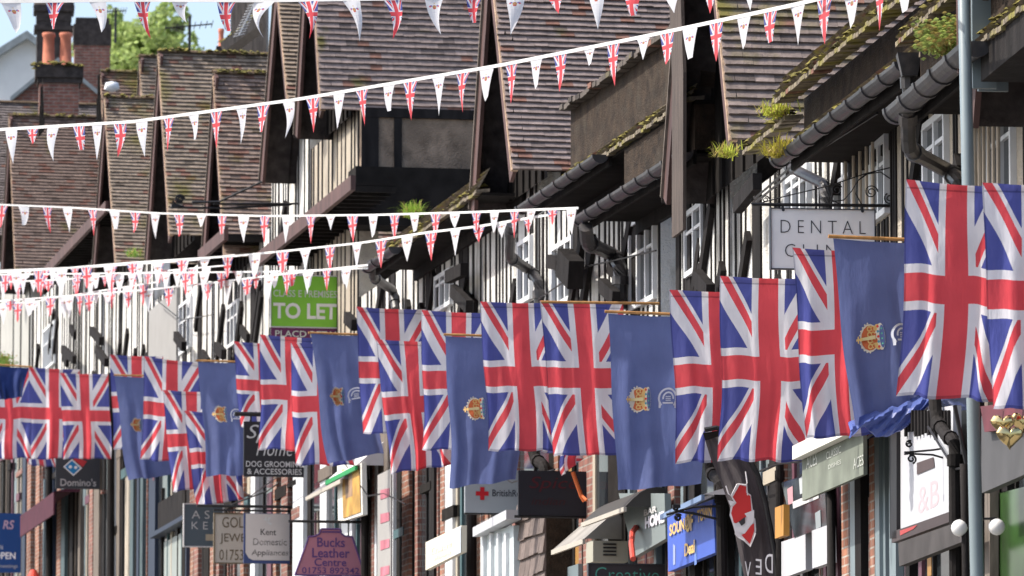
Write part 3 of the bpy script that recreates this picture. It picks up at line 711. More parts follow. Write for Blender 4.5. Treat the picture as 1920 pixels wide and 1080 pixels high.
for i in range(12): p = A+(B-A)*i/11; q = Vector((.10, 0, .03)); mb.tube([p-q, p+q], .007, 4)
mb.build('elements', flat('alu', (.6,.6,.6)), r_)
mb = MB(); p = V(210, 163, 100)
mb.tube([p+Vector((-.12,0,-.05)), p+Vector((-.08,0,0)), p, p+Vector((.08,0,.0)), p+Vector((.12,0,-.04))], [.02, .08, .1, .08, .02], 12)
o = mb.build('roof_cowl', flat('bright_metal', (.6,.62,.65), .3), None, True); tag(o, 'small round silver cowl on the mossy roofs left of the tall ridge', 'cowl')
# brown timber gable tops seen between aerial and black gable
bg = thing('distant_gable', 'weathered timber gable with mossy ridge behind the ladder-like aerial', 'house', V(440, 90, 105))
mb = MB(); A, B = V(420, 95, 105), V(488, 45, 105); mb.beam(A, B, Vector((0,0,1)), .16, 1.0); mb.build('bargeboard', M['grey'], bg)
mb = MB(); mosslumps(mb, A+Vector((0,-.4,.1)), B+Vector((0,-.4,.1)), 60, .04, 8); mb.build('moss', M['moss'], bg)
mb = MB(); a = V(432, 110, 106); b = V(500, -60, 106); mb.hexa([Vector((a.x,106,a.z-1)),Vector((b.x,106,a.z-1)),Vector((b.x,107,a.z-1)),Vector((a.x,107,a.z-1)),Vector((a.x,106,b.z)),Vector((b.x,106,b.z)),Vector((b.x,107,b.z)),Vector((a.x,107,b.z))]); mb.build('wall', M['grey'], bg)

# ------------------------------------------------------------------ trees
def tree(px, py, Y, rx, rz, n, label, leaf=.16, seed=1, trunk=True):
    c = V(px, py, Y); root = thing('tree', label, 'tree', (c.x, Y, ground_z(Y))); R = random.Random(seed)
    mb = MB()
    cl = [(Vector((c.x+R.gauss(0, rx*.45), Y+R.gauss(0, rx*.4), c.z+R.gauss(0, rz*.42))), R.uniform(.25, .5)*rx) for _ in range(38)]
    for i in range(n):
        q, rr = R.choice(cl); d = Vector((R.gauss(0, 1), R.gauss(0, 1), R.gauss(0, 1))).normalized()*rr*R.uniform(.6, 1)**.5
        p = q+d; a = Vector((R.gauss(0, 1), R.gauss(0, 1), R.gauss(0, .6))).normalized()*leaf; b = a.cross(Vector((R.gauss(0, 1), R.gauss(0, 1), R.gauss(0, 1)))).normalized()*leaf*.6
        k = R.uniform(.6, 1.4); col = (.34*k, .43*k, .15*k)
        mb.quad([p-a, p+b, p+a, p-b], 0, col)
    mb.build('crown', M['leafcol'], root)
    tb = MB(); g0 = Vector((c.x, Y, ground_z(Y)-.3)); tb.tube([g0, Vector((c.x+.2, Y, c.z-rz)), Vector((c.x, Y, c.z))], [.35, .25, .08], 8)
    for i in range(7):
        q, rr = cl[i]; tb.tube([Vector((c.x+.1, Y, c.z-rz*.8)), (q+Vector((c.x, Y, c.z-rz*.4)))/2, q], [.13, .08, .03], 6)
    tb.build('trunk', M['grey'], root)
def leafmat():
    m, t, p = newmat('leaf_cloth'); a = t.nodes.new('ShaderNodeVertexColor'); a.layer_name = 'Col'; cloth_shader(t, p, a.outputs[0], .4, False); return m
M['leafcol'] = leafmat()
tree(268, 118, 210, 2.1, 1.2, 9000, 'bright green leafy tree rising behind the roofs at the top left', .14, 4)
tree(205, 85, 215, 1.0, .9, 2500, 'smaller bright green tree partly hidden behind the square chimney', .14, 5)
def tuft(px, py, sg, t, n, L, label, col=(.42,.46,.06), cat='plant', seed=2, leafy=False):
    p = sg.P(px, py, t); root = thing('grass_tuft' if not leafy else 'leafy_weed', label, cat, p); R = random.Random(seed); mb = MB()
    for i in range(n):
        a = R.uniform(0, 2*pi); e = R.uniform(.1, 1.25); Lk = L*R.uniform(.5, 1)
        b = p+Vector((R.gauss(0, .05), R.gauss(0, .1), R.gauss(0, .01))); d = Vector((cos(a)*sin(e), sin(a)*sin(e), cos(e)))
        k = R.uniform(.6, 1.3); cc = tuple(x*k for x in col) if R.random() > .3 else (.38*k, .30*k, .10*k)
        w_ = Vector((-sin(a), cos(a), 0))*.006; prev = b
        if leafy:
            m_ = b+d*Lk
            for q in range(5):
                c_ = b+d*Lk*(q+1)/5+Vector((R.gauss(0,.015), R.gauss(0,.015), R.gauss(0,.015))); s_ = .02
                mb.quad([c_+Vector((-s_,0,0)), c_+Vector((0,0,-s_*.6)), c_+Vector((s_,0,.005)), c_+Vector((0,-.01,s_*.6))], 0, cc)
        for q in range(3):
            nx = prev+(d+Vector((0, 0, -.55*q*q*.3)))*Lk/3; ww = w_*(1-q*.3); wn = w_*(1-(q+1)*.3)
            mb.quad([prev-ww, prev+ww, nx+wn, nx-wn], 0, cc); prev = nx
    mb.build('blades', M['leafcol'], root)
tuft(1360, 290, SB, .6, 170, .16, 'yellow-green grass tuft on the eave, leftmost of the three above the dental sign', seed=1)
tuft(1455, 215, SB, .6, 260, .2, 'yellow-green grass tuft highest of the three above the dental sign', seed=2)
tuft(1462, 290, SB, .68, 320, .22, 'orange-yellow grass tuft in the lower end of the long black gutter', (.5,.45,.06), seed=3)
tuft(1775, 95, SA, .62, 260, .24, 'leafy weed growing from the thick black gutter beside the lamp post', (.34,.42,.12), seed=4, leafy=True)
tuft(775, 405, SC, .55, 300, .28, 'green grass tuft growing on the dark eave between the gables', (.26,.42,.05), seed=5)
tuft(250, 480, SC, .55, 120, .25, 'small green plant on the eave behind the bunting at the left', (.22,.42,.06), seed=6)
tuft(6, 690, SC, .3, 160, .3, 'tiny green shrub at the left edge above the flags', (.2,.34,.08), seed=7, leafy=True)
mb = MB(); mb.tube([SB.P(1561, 1500, .3), SB.P(1558, 885, .3)], .035, 12); mb.build('iron_column', M['black'], hC, True)
for root, sg, L, t, r_ in ((hA, SC, [(684, 700), (684, 1200)], .1, .05), (hB, SC, [(1000, 846), (1004, 862), (1020, 872), (1024, 900), (1024, 1200)], .15, .06), (hC, SB, [(1330, 860), (1332, 885), (1352, 905), (1356, 1200)], .2, .05), (hC, SB, [(1462, 860), (1462, 1200)], .1, .035), (h3, SC, [(208, 700), (208, 1200)], .12, .06), (hA, SC, [(884, 900), (884, 1200)], .15, .06), (h1, SC, [(92, 860), (92, 1200)], .1, .06), (hD, SA, [(1752, 740), (1756, 790), (1775, 818), (1790, 826), (1792, 1200)], .2, .045)):
    pipe(root, [sg.P(x, y, t) for x, y in L], r_, mt='black')
for root, sg, L, t in ((hA, SC, [(640, 860), (690, 930), (720, 925), (760, 945)], .3), (hB, SC, [(905, 870), (960, 905), (1040, 880)], .35), (h4, SC, [(420, 900), (470, 930), (540, 880)], .3), (hD, SA, [(1740, 800), (1790, 880), (1850, 870)], .2), (hC, SB, [(1380, 900), (1460, 870), (1550, 860)], .2), (h3, SC, [(290, 560), (340, 600), (400, 590)], .2), (hB, SC, [(1010, 560), (1100, 500), (1230, 470)], .2)):
    mb = MB(); P_ = [sg.P(x, y, t) for x, y in L]; mb.tube(P_, .009, 5); mb.build('cable', M['iron'], root)
# ------------------------------------------------------------------ cloth flags
def cloth(name, root, TL, TR, BL, BR, m, nu=22, nv=34, seed=0, folds=2.5, amp=.05, lift=None, uvflip=False, mask=None):
    R = random.Random(seed); ph = R.uniform(0, 6); ph2 = R.uniform(0, 6); k2 = R.uniform(1.2, 2.2)
    inw = (TR-TL); inw.z = 0; inw.normalize(); nrm = Vector((inw.y, -inw.x, 0))   # toward camera
    H_ = (TL-BL).length
    def pos(u, v):           # u 0..1 across, v 0..1 down
        p = (TL*(1-u)+TR*u)*(1-v)+(BL*(1-u)+BR*u)*v
        a = amp*(.15+.85*v)*(.4+.6*min(1, v*3))
        d = sin(2*pi*folds*u+ph+1.2*v)*a+.5*a*sin(2*pi*folds*1.9*u+ph2-2*v)+.05*sin(pi*v*k2+ph2)*v
        p = p+nrm*d
        p = p+inw*(.018*sin(pi*v*k2*1.2+ph)*v+.012*sin(2*pi*folds*u+ph)*v)
        p.z += .008*sin(2*pi*folds*u+ph2)*v - (.012*sin(pi*u) if v < .02 else 0)
        if lift:
            lu, lv, lh, lf = lift    # corner lift: u>lu, v>lv
            e = max(0, (u-lu)/(1-lu))*max(0, (v-lv)/(1-lv)); p.z += lh*e; p = p+nrm*lf*e*sin(3*e*pi)
        return p
    mb = MB()
    for j in range(nv):
        for i in range(nu):
            u0, u1, v0, v1 = i/nu, (i+1)/nu, j/nv, (j+1)/nv
            mb.quad([pos(u0, v1), pos(u1, v1), pos(u1, v0), pos(u0, v0)], 0, None, [(u0, 1-v1), (u1, 1-v1), (u1, 1-v0), (u0, 1-v0)])
    o = mb.build(name, m, root, True)
    # weld for smooth shading
    import bmesh
    bm = bmesh.new(); bm.from_mesh(o.data); bmesh.ops.remove_doubles(bm, verts=bm.verts, dist=1e-5); bm.to_mesh(o.data); bm.free()
    o.data.polygons.foreach_set('use_smooth', [True]*len(o.data.polygons))
    return o, pos, nrm
EMC = {}
def emcol(c):
    k = tuple(c)
    if k not in EMC: EMC[k] = flat('emblem_paint_%d' % len(EMC), c, .8)
    return EMC[k]
def emblem(name, parent, pos, nrm, shapes, uc, vc, su, sv, root):
    """shapes: ('disc'|'ring'|'poly'|'arc', params, colour); local frame x right, y up; su, sv = size in u, v per unit"""
    mb = MB(); cols = []; lay = 0
    def put(poly, col):
        if col not in cols: cols.append(col)
        mb.quad([pos(uc+x*su, vc-y*sv)+nrm*(.006+lay*.0012) for x, y in poly], cols.index(col))
    for kind, p, col in shapes:
        lay += 1
        if kind == 'disc':
            cx, cy, rx, ry = p; N = 14
            for i in range(N):
                a, b = 2*pi*i/N, 2*pi*(i+1)/N
                put([(cx, cy), (cx+rx*cos(a), cy+ry*sin(a)), (cx+rx*cos(b), cy+ry*sin(b))], col)
        elif kind == 'arc':
            cx, cy, rx, ry, a0, a1, w_ = p; N = max(6, int(abs(a1-a0)*5))
            for i in range(N):
                a, b = a0+(a1-a0)*i/N, a0+(a1-a0)*(i+1)/N
                put([(cx+rx*cos(a), cy+ry*sin(a)), (cx+(rx+w_)*cos(a), cy+(ry+w_)*sin(a)), (cx+(rx+w_)*cos(b), cy+(ry+w_)*sin(b)), (cx+rx*cos(b), cy+ry*sin(b))], col)
        else: put(p, col)
    mb.build(name, [emcol(c) for c in cols], parent)
GOLD, CRED, IV = (.66, .43, .16), (.58, .14, .05), (.66, .60, .48)
def crown_shapes():
    s = []   # crown top points left (-x)
    s.append(('disc', (-.02, 0, .40, .50), IV)); s.append(('disc', (0, 0, .36, .44), CRED))
    s.append(('disc', (.30, 0, .20, .47), GOLD)); s.append(('disc', (.40, 0, .14, .49), IV)); s.append(('disc', (.44, 0, .09, .42), (.10, .14, .30)))
    for y in (-.30, -.10, .12, .32): s.append(('arc', (-.02, y, .05, .05, .5, 5.6, .05), GOLD)); s.append(('arc', (.12, y, .045, .05, 0, 4.5, .04), GOLD))
    s.append(('poly', [(-.36, -.05), (.20, -.07), (.20, .07), (-.36, .05)], (.66, .55, .28)))
    for i in range(11):
        a = pi/2+.15+(pi-.3)*i/10; s.append(('disc', (-.02+.43*cos(a), .52*sin(a), .03, .03), IV))
    for y in (-.36, -.18, 0, .18, .36): s.append(('disc', (.28, y, .045, .05), (.55, .05, .04) if y in (-.36, 0, .36) else (.08, .25, .30)))
    for y in (-.27, -.09, .09, .27): s.append(('disc', (.40, y, .03, .03), (.10, .40, .25)))
    s += [('poly', [(-.62, -.035), (-.40, -.035), (-.40, .035), (-.62, .035)], GOLD), ('poly', [(-.56, -.12), (-.50, -.12), (-.50, .12), (-.56, .12)], GOLD), ('disc', (-.42, 0, .06, .07), GOLD)]
    return s
def cypher_shapes():
    c = (.66, .68, .76)
    return [('arc', (0, 0, .40, .42, .35*pi*-1+pi*.1, pi*1.25, .09), c), ('arc', (.02, 0, .22, .24, -.1, pi*1.05, .08), c), ('poly', [(-.26, -.26), (.28, -.26), (.28, -.18), (-.26, -.18)], c),
            ('poly', [(-.12, .06), (.14, .06), (.14, .10), (-.12, .10)], c), ('poly', [(-.12, -.03), (.14, -.03), (.14, .01), (-.12, .01)], c), ('poly', [(-.12, -.12), (.14, -.12), (.14, -.08), (-.12, -.08)], c),
            ('poly', [(-.46, -.46), (-.36, -.46), (-.34, -.2), (-.46, -.1)], c), ('poly', [(.36, -.46), (.48, -.46), (.46, -.1), (.36, -.2)], c)]
def flag(kind, label, Y, TL, TR, BL, BR, pole=None, crown=None, cyph=None, seed=0, **k):
    f = lambda p, dy=0: V(p[0], p[1], Y+dy)
    tl, tr, bl, br = f(TL), f(TR, .14), f(BL, -.03), f(BR, .1)
    nm = 'union_flag' if kind == 'U' else 'blue_banner'
    grp = 'union flags hanging from the row of houses' if kind == 'U' else 'blue crown banners hanging from the row of houses'
    root = thing(nm, label, 'flag' if kind == 'U' else 'banner', tl, grp)
    d = (tr-tl).normalized()
    pr = tr+d*.25 if pole is None else V(pole[1][0], pole[1][1], Y+.18)
    pl = tl-d*.04 if pole is None else V(pole[0][0], pole[0][1], Y)
    bk = Vector((0, .03, -.03)) if kind == 'U' and not pole else Vector((0, 0, 0))
    if kind == 'U' and not pole: pl = tl+d*.03; pr = tr-d*.02
    mb = MB(); mb.tube([pl+bk, pr+bk], .014, 8); mb.build('pole', M['pole'], root)
    # sleeve round the pole
    if kind == 'U': pass
    o, pos, nrm = cloth('cloth', root, tl, tr, bl, br, M['union' if kind == 'U' else 'blue'], seed=seed, **k)
    if crown:
        W_ = (tr-tl).length; Hh = (tl-bl).length; q = 1/ppm(Y)
        def uv(px, py):
            v = (py-(TL[1]+TR[1])/2)/((BL[1]+BR[1])/2-(TL[1]+TR[1])/2); xl = TL[0]+(BL[0]-TL[0])*v; xr = TR[0]+(BR[0]-TR[0])*v
            return (px-xl)/(xr-xl), v, xr-xl
        u, v, wpx = uv(crown[0], crown[1]); sz = crown[2]; hpx = (BL[1]-TL[1])
        emblem('crown_emblem', o, pos, nrm, crown_shapes(), u, v, sz/wpx*.74, sz/hpx*.95, root)
        if cyph:
            u, v, wpx = uv(cyph[0], cyph[1]); emblem('cypher_emblem', o, pos, nrm, cypher_shapes(), u, v, sz/wpx*.8, sz/hpx*.8, root)
    return root
U, B_ = 'U', 'B'
flag(U, 'union flag cut by the right edge of the photo, above the gold heart balloons', 35.4, (1841,342),(2065,347),(1855,764),(2060,770), seed=1, folds=2)
flag(U, 'largest whole union flag, hanging in front of the grey lamp post', 36.8, (1699,336),(1890,350),(1686,742),(1880,752), seed=2, folds=2, amp=.045)
flag(B_, 'blue crown banner with its lower hem blown up and curled, below the dental sign', 43, (1562,447),(1765,456),(1590,800),(1790,745), pole=((1553,443),(1770,452)), crown=(1636,629,60), cyph=(1692,629), seed=3, folds=2, amp=.07)
flag(U, 'union flag half hidden by the blue banner under the dental sign', 43.7, (1485,464),(1668,471),(1507,822),(1665,812), seed=4, folds=2.5, amp=.06)
flag(U, 'union flag beside the grey feather banner, its red cross fully in view', 47.6, (1350,517),(1532,522),(1354,862),(1532,866), seed=5, folds=3, amp=.04)
flag(U, 'union flag whose lower left corner swings in front of the feather banner', 50.4, (1255,543),(1438,547),(1275,868),(1440,860), seed=6, folds=2.4, amp=.07)
flag(B_, 'large blue crown banner with full round cypher in the middle of the row', 51.6, (1140,588),(1335,594),(1155,920),(1306,908), pole=((1134,584),(1340,592)), crown=(1200,748,50), cyph=(1253,748), seed=7, folds=1.8, amp=.07)
flag(U, 'union flag immediately left of the large blue banner in the middle', 55.6, (1012,563),(1168,568),(1036,854),(1188,852), pole=((1014,566),(1236,569)), seed=8, folds=2.4, amp=.05)
flag(U, 'narrow union flag showing only a strip behind its neighbours, mid row', 60.2, (1003,607),(1110,610),(1012,848),(1112,850), seed=9)
flag(U, 'union flag with a bright red cross right of the single-crown blue banner', 57.6, (900,565),(1050,567),(918,846),(1062,846), seed=10, folds=2.5, amp=.05)
flag(B_, 'blue banner above the red cross sign, only its crown in view', 60.6, (835,630),(985,633),(846,915),(968,900), pole=((832,627),(990,632)), crown=(889,767,46), seed=11, folds=1.8, amp=.07)
flag(U, 'union flag behind the blue banner above the cream fascia', 62, (790,581),(930,587),(793,842),(935,850), seed=12, folds=2)
flag(U, 'low-hung union flag with its hem furled by the wind', 65, (705,636),(835,640),(728,888),(846,872), seed=13, folds=2.6, amp=.08)
flag(U, 'union flag in front of the blue banner next to the green board', 68, (668,575),(800,580),(676,812),(806,815), seed=14, folds=2)
flag(B_, 'blue crown banner swinging right beneath the green board', 69.6, (583,625),(695,629),(614,870),(722,848), pole=((578,624),(700,628)), crown=(632,742,38), cyph=(668,742), seed=15, folds=1.6, amp=.08)
flag(U, 'union flag mostly hidden behind the blue banner below the green board', 71.4, (545,642),(672,645),(549,872),(660,874), seed=16, folds=2)
flag(U, 'union flag covering the right part of the black dog grooming sign', 74, (487,627),(604,634),(489,842),(608,846), seed=17, folds=2)
flag(U, 'union flag hanging behind the top of the dog grooming sign', 77, (438,640),(548,645),(447,800),(550,815), seed=18)
flag(B_, 'blue crown banner left of the dog grooming sign', 79, (371,678),(484,680),(391,892),(480,890), pole=((367,676),(486,679)), crown=(411,778,33), cyph=(443,779), seed=19, folds=1.6, amp=.08)
flag(U, 'lowest union flag of the row with a crumpled hem above the grey letters sign', 81.5, (345,770),(452,775),(369,950),(458,935), seed=20, folds=3, amp=.12)
flag(U, 'union flag staggered above the lowest one, left of a blue banner', 84, (305,731),(412,735),(320,922),(400,912), seed=21, folds=2.2, amp=.07)
flag(U, 'union flag behind the staggered pair, right of the leftmost crown banner', 86, (270,668),(376,680),(266,862),(370,866), seed=22, folds=2, amp=.06)
flag(B_, 'leftmost blue crown banner, blown to the right above the navy shop door', 89, (215,705),(318,708),(240,900),(326,890), pole=((214,703),(320,706)), crown=(255,797,28), seed=23, folds=1.5, amp=.1)
flag(U, 'union flag seen as a strip above and left of the leftmost crown banner', 91.5, (206,665),(306,668),(214,842),(306,850), seed=24, folds=2)
flag(U, 'whole union flag above the dark pizza shop sign', 97, (112,699),(203,701),(119,860),(209,860), seed=25, folds=2, amp=.06)
flag(U, 'union flag second from the left edge of the photo', 99.5, (53,688),(150,693),(58,862),(144,858), seed=26, folds=2, amp=.06)
flag(U, 'union flag cut by the left edge of the photo', 97.5, (-26,690),(54,690),(-24,862),(62,858), seed=27, folds=2, amp=.07)
flag(U, 'lower end of a union flag peeping out below the left pair', 103, (18,700),(104,702),(50,872),(104,876), seed=28)
# dark navy banner blown over at the left edge
r_ = thing('navy_banner', 'dark navy banner blown into folds over the leftmost union flag', 'banner', V(0, 680, 95))
o, ps, nr = cloth('cloth', r_, V(-40, 682, 95), V(54, 690, 95.1), V(-20, 752, 94.9), V(40, 744, 95), M['navy'], seed=30, folds=2, amp=.12)
mb = MB(); mb.tube([V(-45, 681, 95), V(60, 688, 95.1)], .015, 6); mb.build('pole', M['pole'], r_)
# curled hem of the blue banner under the dental sign
def hem():
    root = [o for o in bpy.data.objects if o.name.startswith('blue_banner') and 'curled' in o.get('label', '')][0]
    P_ = lambda x, y, dy: V(x, y, 43+dy)
    rows = [[(1590,792,0),(1640,770,.0),(1690,752,0),(1745,738,.02),(1790,735,.05)],
            [(1594,808,-.10),(1640,785,-.14),(1690,770,-.12),(1740,752,-.14),(1760,742,-.05)],
            [(1592,822,-.02),(1618,800,-.02),(1650,818,-.05),(1700,800,-.04),(1748,752,.0)],
            [(1600,815,.05),(1625,796,.04),(1655,812,.05),(1700,794,.08),(1742,754,.08)]]
    pts = [[P_(*q) for q in r] for r in rows]; mb = MB(); n = 24; mrows = 12
    def cr(a, b, c, d, t): return .5*((2*b)+(c-a)*t+(2*a-5*b+4*c-d)*t*t+(3*b-a-3*c+d)*t**3)
    def samp(L, t):
        k = t*(len(L)-1); i = min(int(k), len(L)-2); f = k-i; g_ = lambda j: L[max(0, min(len(L)-1, j))]
        return cr(g_(i-1), g_(i), g_(i+1), g_(i+2), f)
    R = random.Random(3)
    G = [[samp([samp(r, i/n) for r in pts], j/mrows)+Vector((0, .02*sin(i*1.7+j), .005*sin(i*2.1))) for i in range(n+1)] for j in range(mrows+1)]
    for j in range(mrows):
        for i in range(n): mb.quad([G[j+1][i], G[j+1][i+1], G[j][i+1], G[j][i]])
    mb.build('curled_hem', M['hemblue'], root, True)
M['hemblue'] = plain_cloth('hem_blue', (.11, .16, .45), .35); M['hemblue'].node_tree.nodes['Principled BSDF'].inputs['Roughness'].default_value = .35
hem()
# limp hem of a union flag with an orange cord, mid row
r_ = thing('union_flag', 'limp lower end of a union flag with an orange cord, above the dark spice sign', 'flag', V(1050, 850, 58.5), 'union flags hanging from the row of houses')
o, ps, nr = cloth('cloth', r_, V(1048, 800, 58.5), V(1112, 800, 58.6), V(1052, 893, 58.4), V(1092, 862, 58.6), M['union'], seed=31, folds=2, amp=.1)
mb = MB(); mb.tube([V(1074, 885, 58.4), V(1082, 908, 58.4), V(1090, 930, 58.4), V(1096, 940, 58.4)], .022, 7); mb.tube([V(1090, 928, 58.4), V(1100, 938, 58.3)], .015, 5); mb.build('cord', flat('orange_cord', (.6, .14, .04)), r_)
# small dropped end of a union flag under the curled banner
r_ = thing('union_flag', 'small dropped end of a union flag under the curled blue hem', 'flag', V(1650, 800, 45), 'union flags hanging from the row of houses')
o, ps, nr = cloth('cloth', r_, V(1610, 760, 44.4), V(1668, 762, 44.5), V(1634, 822, 44.3), V(1694, 808, 44.5), M['union'], seed=33, folds=1.5, amp=.05)

# ------------------------------------------------------------------ bunting
SHORT = {}
def pennant(root, A, B, ln, kind, seed, fold=0, wimg=.1):
    """A, B = the two upper corners on the tape"""
    R = random.Random(seed); nm = 'union_pennant' if kind == 'U' else 'white_pennant'
    d = (B-A); wd = d.length; dn = d.normalized(); side = Vector((d.y, -d.x, 0)).normalized()
    if side.y > 0: side = -side
    rt = min(1, wimg/max(wd, 1e-6))**2; sway = (R.gauss(.0, .16)*ln+.05*ln)*(.4+.6*rt); curl = R.gauss(0, .13)*ln*(.4+.6*rt); tw = R.gauss(0, .7)*rt; wsc = R.uniform(.72, 1.12); tipc = R.choice((0, 0, 0, .3, .5)); bulge = R.uniform(.01, .035)*R.choice((-1, 1))*rt; back = R.gauss(0, .10)*ln*rt
    nv, nu = 10, 4; mb = MB(); L = ln
    flipv = .55 if fold else 2
    def pos(u, v):
        hw = (1-v)*.5*wd*(1+.10*sin(pi*v))*(1+(wsc-1)*min(1, v*4)); ang = tw*v
        if fold and v > flipv:   # lower part turned up over itself
            vv = flipv-(v-flipv)*.8; off = .015+.03*(v-flipv)
        else: vv, off = v, 0
        if tipc and v > .7: vv = v-(v-.7)*2*tipc; off = .03*(v-.7)
        c = A+d*.5+Vector((0, 0, -1))*L*vv+dn*(sway*vv*vv+curl*sin(pi*vv))+side*(bulge*sin(pi*v)*(1-(2*u-1)**2)+off+back*vv*vv)
        x = (u-.5)*2*hw
        return c+Vector(((dn.x*cos(ang)+side.x*sin(ang))*x, (dn.y*cos(ang)+side.y*sin(ang))*x, dn.z*x*(1-v)))
    for j in range(nv):
        for i in range(nu):
            u0, u1, v0, v1 = i/nu, (i+1)/nu, j/nv, (j+1)/nv
            h0, h1 = (1-v0)*.5, (1-v1)*.5
            q = [pos(u0, v1), pos(u1, v1), pos(u1, v0), pos(u0, v0)]
            mb.quad(q, 0, None, [(.5+(u0*2-1)*h1, 1-v1), (.5+(u1*2-1)*h1, 1-v1), (.5+(u1*2-1)*h0, 1-v0), (.5+(u0*2-1)*h0, 1-v0)])
    return mb.build(nm, M['upen' if kind == 'U' else 'wpen'], root, True)
def bunting(label, line, centres, wpx, lpx, first, folds=(), seed=1, tape=.014, wfn=None):
    """line: [(px, py, Y)...]; centres: pixel x positions of the pennants"""
    pts = [V(*p) for p in line]
    def at(px):
        for (a, pa), (b, pb) in zip(zip(line, pts), zip(line[1:], pts[1:])):
            if a[0] <= px <= b[0] or b is line[-1]:
                # perspective-true position on the straight 3D piece
                dx = (px-960)/F; ra = ray(px, 0)
                den = (pb.x-pa.x)-dx_k(px)*(pb.y-pa.y)
                t = (dx_k(px)*pa.y-pa.x)/den; return pa+(pb-pa)*t
    def dx_k(px):
        r = ray(px, 540); return r.x/r.y
    root = thing('bunting_string', label, 'bunting', pts[0], 'strings of bunting across the street')
    mb = MB(); n = 60; P_ = []
    x0, x1 = line[0][0], line[-1][0]
    for i in range(n+1): P_.append(at(x0+(x1-x0)*i/n))
    for a, b in zip(P_, P_[1:]):
        mb.beam(a, b, Vector((0, 0, 1)), tape*1.6, .006)
    mb.build('tape', M['tape'], root)
    for i, c in enumerate(centres):
        w_ = wpx if wfn is None else wfn(c)
        c = c+rnd.gauss(0, .06)*w_; w_ = w_*rnd.uniform(.86, 1.08)
        A, B = at(c-w_/2), at(c+w_/2); k = F/A.y
        kind = first if i % 2 == 0 else ('W' if first == 'U' else 'U')
        L = (lpx if not callable(lpx) else lpx(c))/k*rnd.uniform(.93, 1.06)
        fold = 1 if i in folds else 0
        pennant(root, A, B, L*(1 if not fold else .58), kind, seed*100+i, 0, w_/k)
bunting('topmost string of large bunting along the upper edge of the photo', [(-30, 3, 46), (260, 0, 45.5), (500, 1, 45), (740, -3, 44.5), (1000, -14, 44), (1250, -30, 43), (1500, -45, 41), (1760, -75, 36.5)],
        [15, 97, 175, 262, 338, 420, 497, 575, 655, 733, 815, 891, 967, 1042, 1117, 1192, 1264, 1335, 1408], 38, lambda c: 78 if c < 1200 else 60, 'W', (4, 13), 1, .018)
bunting('long string of small bunting rising from the left to the top right', [(-20, 244, 58), (250, 228, 56), (560, 186, 53.5), (940, 122, 50), (1200, 70, 47), (1480, 11, 42.5), (1760, -55, 36.8)],
        [17, 57, 98, 143, 182, 225, 267, 313, 360, 403, 450, 495, 540, 587, 632, 677, 727, 770, 820, 868, 913, 960, 1005, 1050, 1105, 1150, 1207, 1252, 1294, 1347, 1397, 1447, 1500, 1550, 1600, 1653, 1700],
        24, lambda c: 66+c*.012, 'W', (1, 24, 26), 2, .018, lambda c: 22+c*.005)
bunting('nearly level string of bunting across the middle of the roofs', [(-20, 383, 80), (130, 389, 79), (300, 400, 77), (500, 405, 72.5), (700, 403, 66), (880, 398, 60), (1085, 390, 54.4)],
        [3, 42, 87, 127, 171, 213, 249, 292, 334, 376, 417, 458, 496, 538, 581, 620, 660, 699, 738, 777, 815, 853, 893, 928, 965, 995, 1038, 1073], 20, 51, 'U', (9, 15, 21, 25, 26), 3, .014)
bunting('string of bunting that rises to the right just below the level one', [(-20, 512, 84), (120, 503, 82), (240, 493, 80), (330, 487, 78), (440, 480, 75.5), (560, 468, 71), (680, 455, 66.5), (800, 436, 62.5), (900, 424, 59.5), (1045, 400, 55.6)],
        [30, 72, 115, 160, 205, 248, 295, 342, 385, 428, 480, 529, 575, 620, 668, 714, 762, 806, 853, 895, 940, 990], 22, 52, 'W', (5, 7, 8, 19, 20, 21), 4, .015)
bunting('flat far string of tiny bunting over the white walls at the left', [(-20, 515, 93), (250, 512, 84), (520, 509, 72.8), (690, 503, 66)], [11+33.5*i for i in range(20)], 18, 42, 'U', (3, 8, 13), 5, .013)
bunting('lowest string of bunting, ending in front of the green board', [(-20, 566, 96), (150, 553, 89), (280, 543, 84), (400, 530, 78), (520, 515, 72.3), (690, 497, 65.8)], [20+37*i for i in range(18)], 20, 43, 'U', (0, 5), 6, .014)
bunting('second far string of tiny bunting tangled at the left edge', [(-20, 508, 97), (180, 500, 88), (360, 488, 80), (440, 478, 76)], [20, 52, 84, 100, 140, 165, 210, 262, 300, 345], 18, 40, 'U', (1, 4, 6), 7, .013)

bunting('tangled far string sagging between the two lowest strings at the left', [(-20, 530, 95), (120, 524, 90.5), (260, 512, 85), (420, 498, 77.5)], [8+27*i for i in range(15)], 17, 38, 'W', (2, 3, 7, 11), 8, .012)
bunting('lowest far string of tiny bunting, sagging at the left edge', [(-20, 572, 97), (60, 566, 95), (170, 548, 89), (300, 528, 83)], [6+29*i for i in range(10)], 18, 40, 'W', (2, 6), 9, .012)
# ------------------------------------------------------------------ lamp post
lp = thing('lamp_post', 'tall grey steel lamp post rising through the right of the photo', 'lamp post', (V(1833, 1500, 37.5).x, 37.5, ground_z(37.5)))
mb = MB(); b = V(1836, 1400, 37.5); m_ = V(1832, 1080, 37.5); t_ = V(1807, -20, 37.5); b = t_+(m_-t_)*1.7; b2 = m_+(t_-m_)*(-.45)
mb.tube([b2, m_, (m_+t_)/2, t_+(t_-m_)*.5], [.05, .044, .042, .038], 20); mb.build('shaft', M['post'], lp, True)
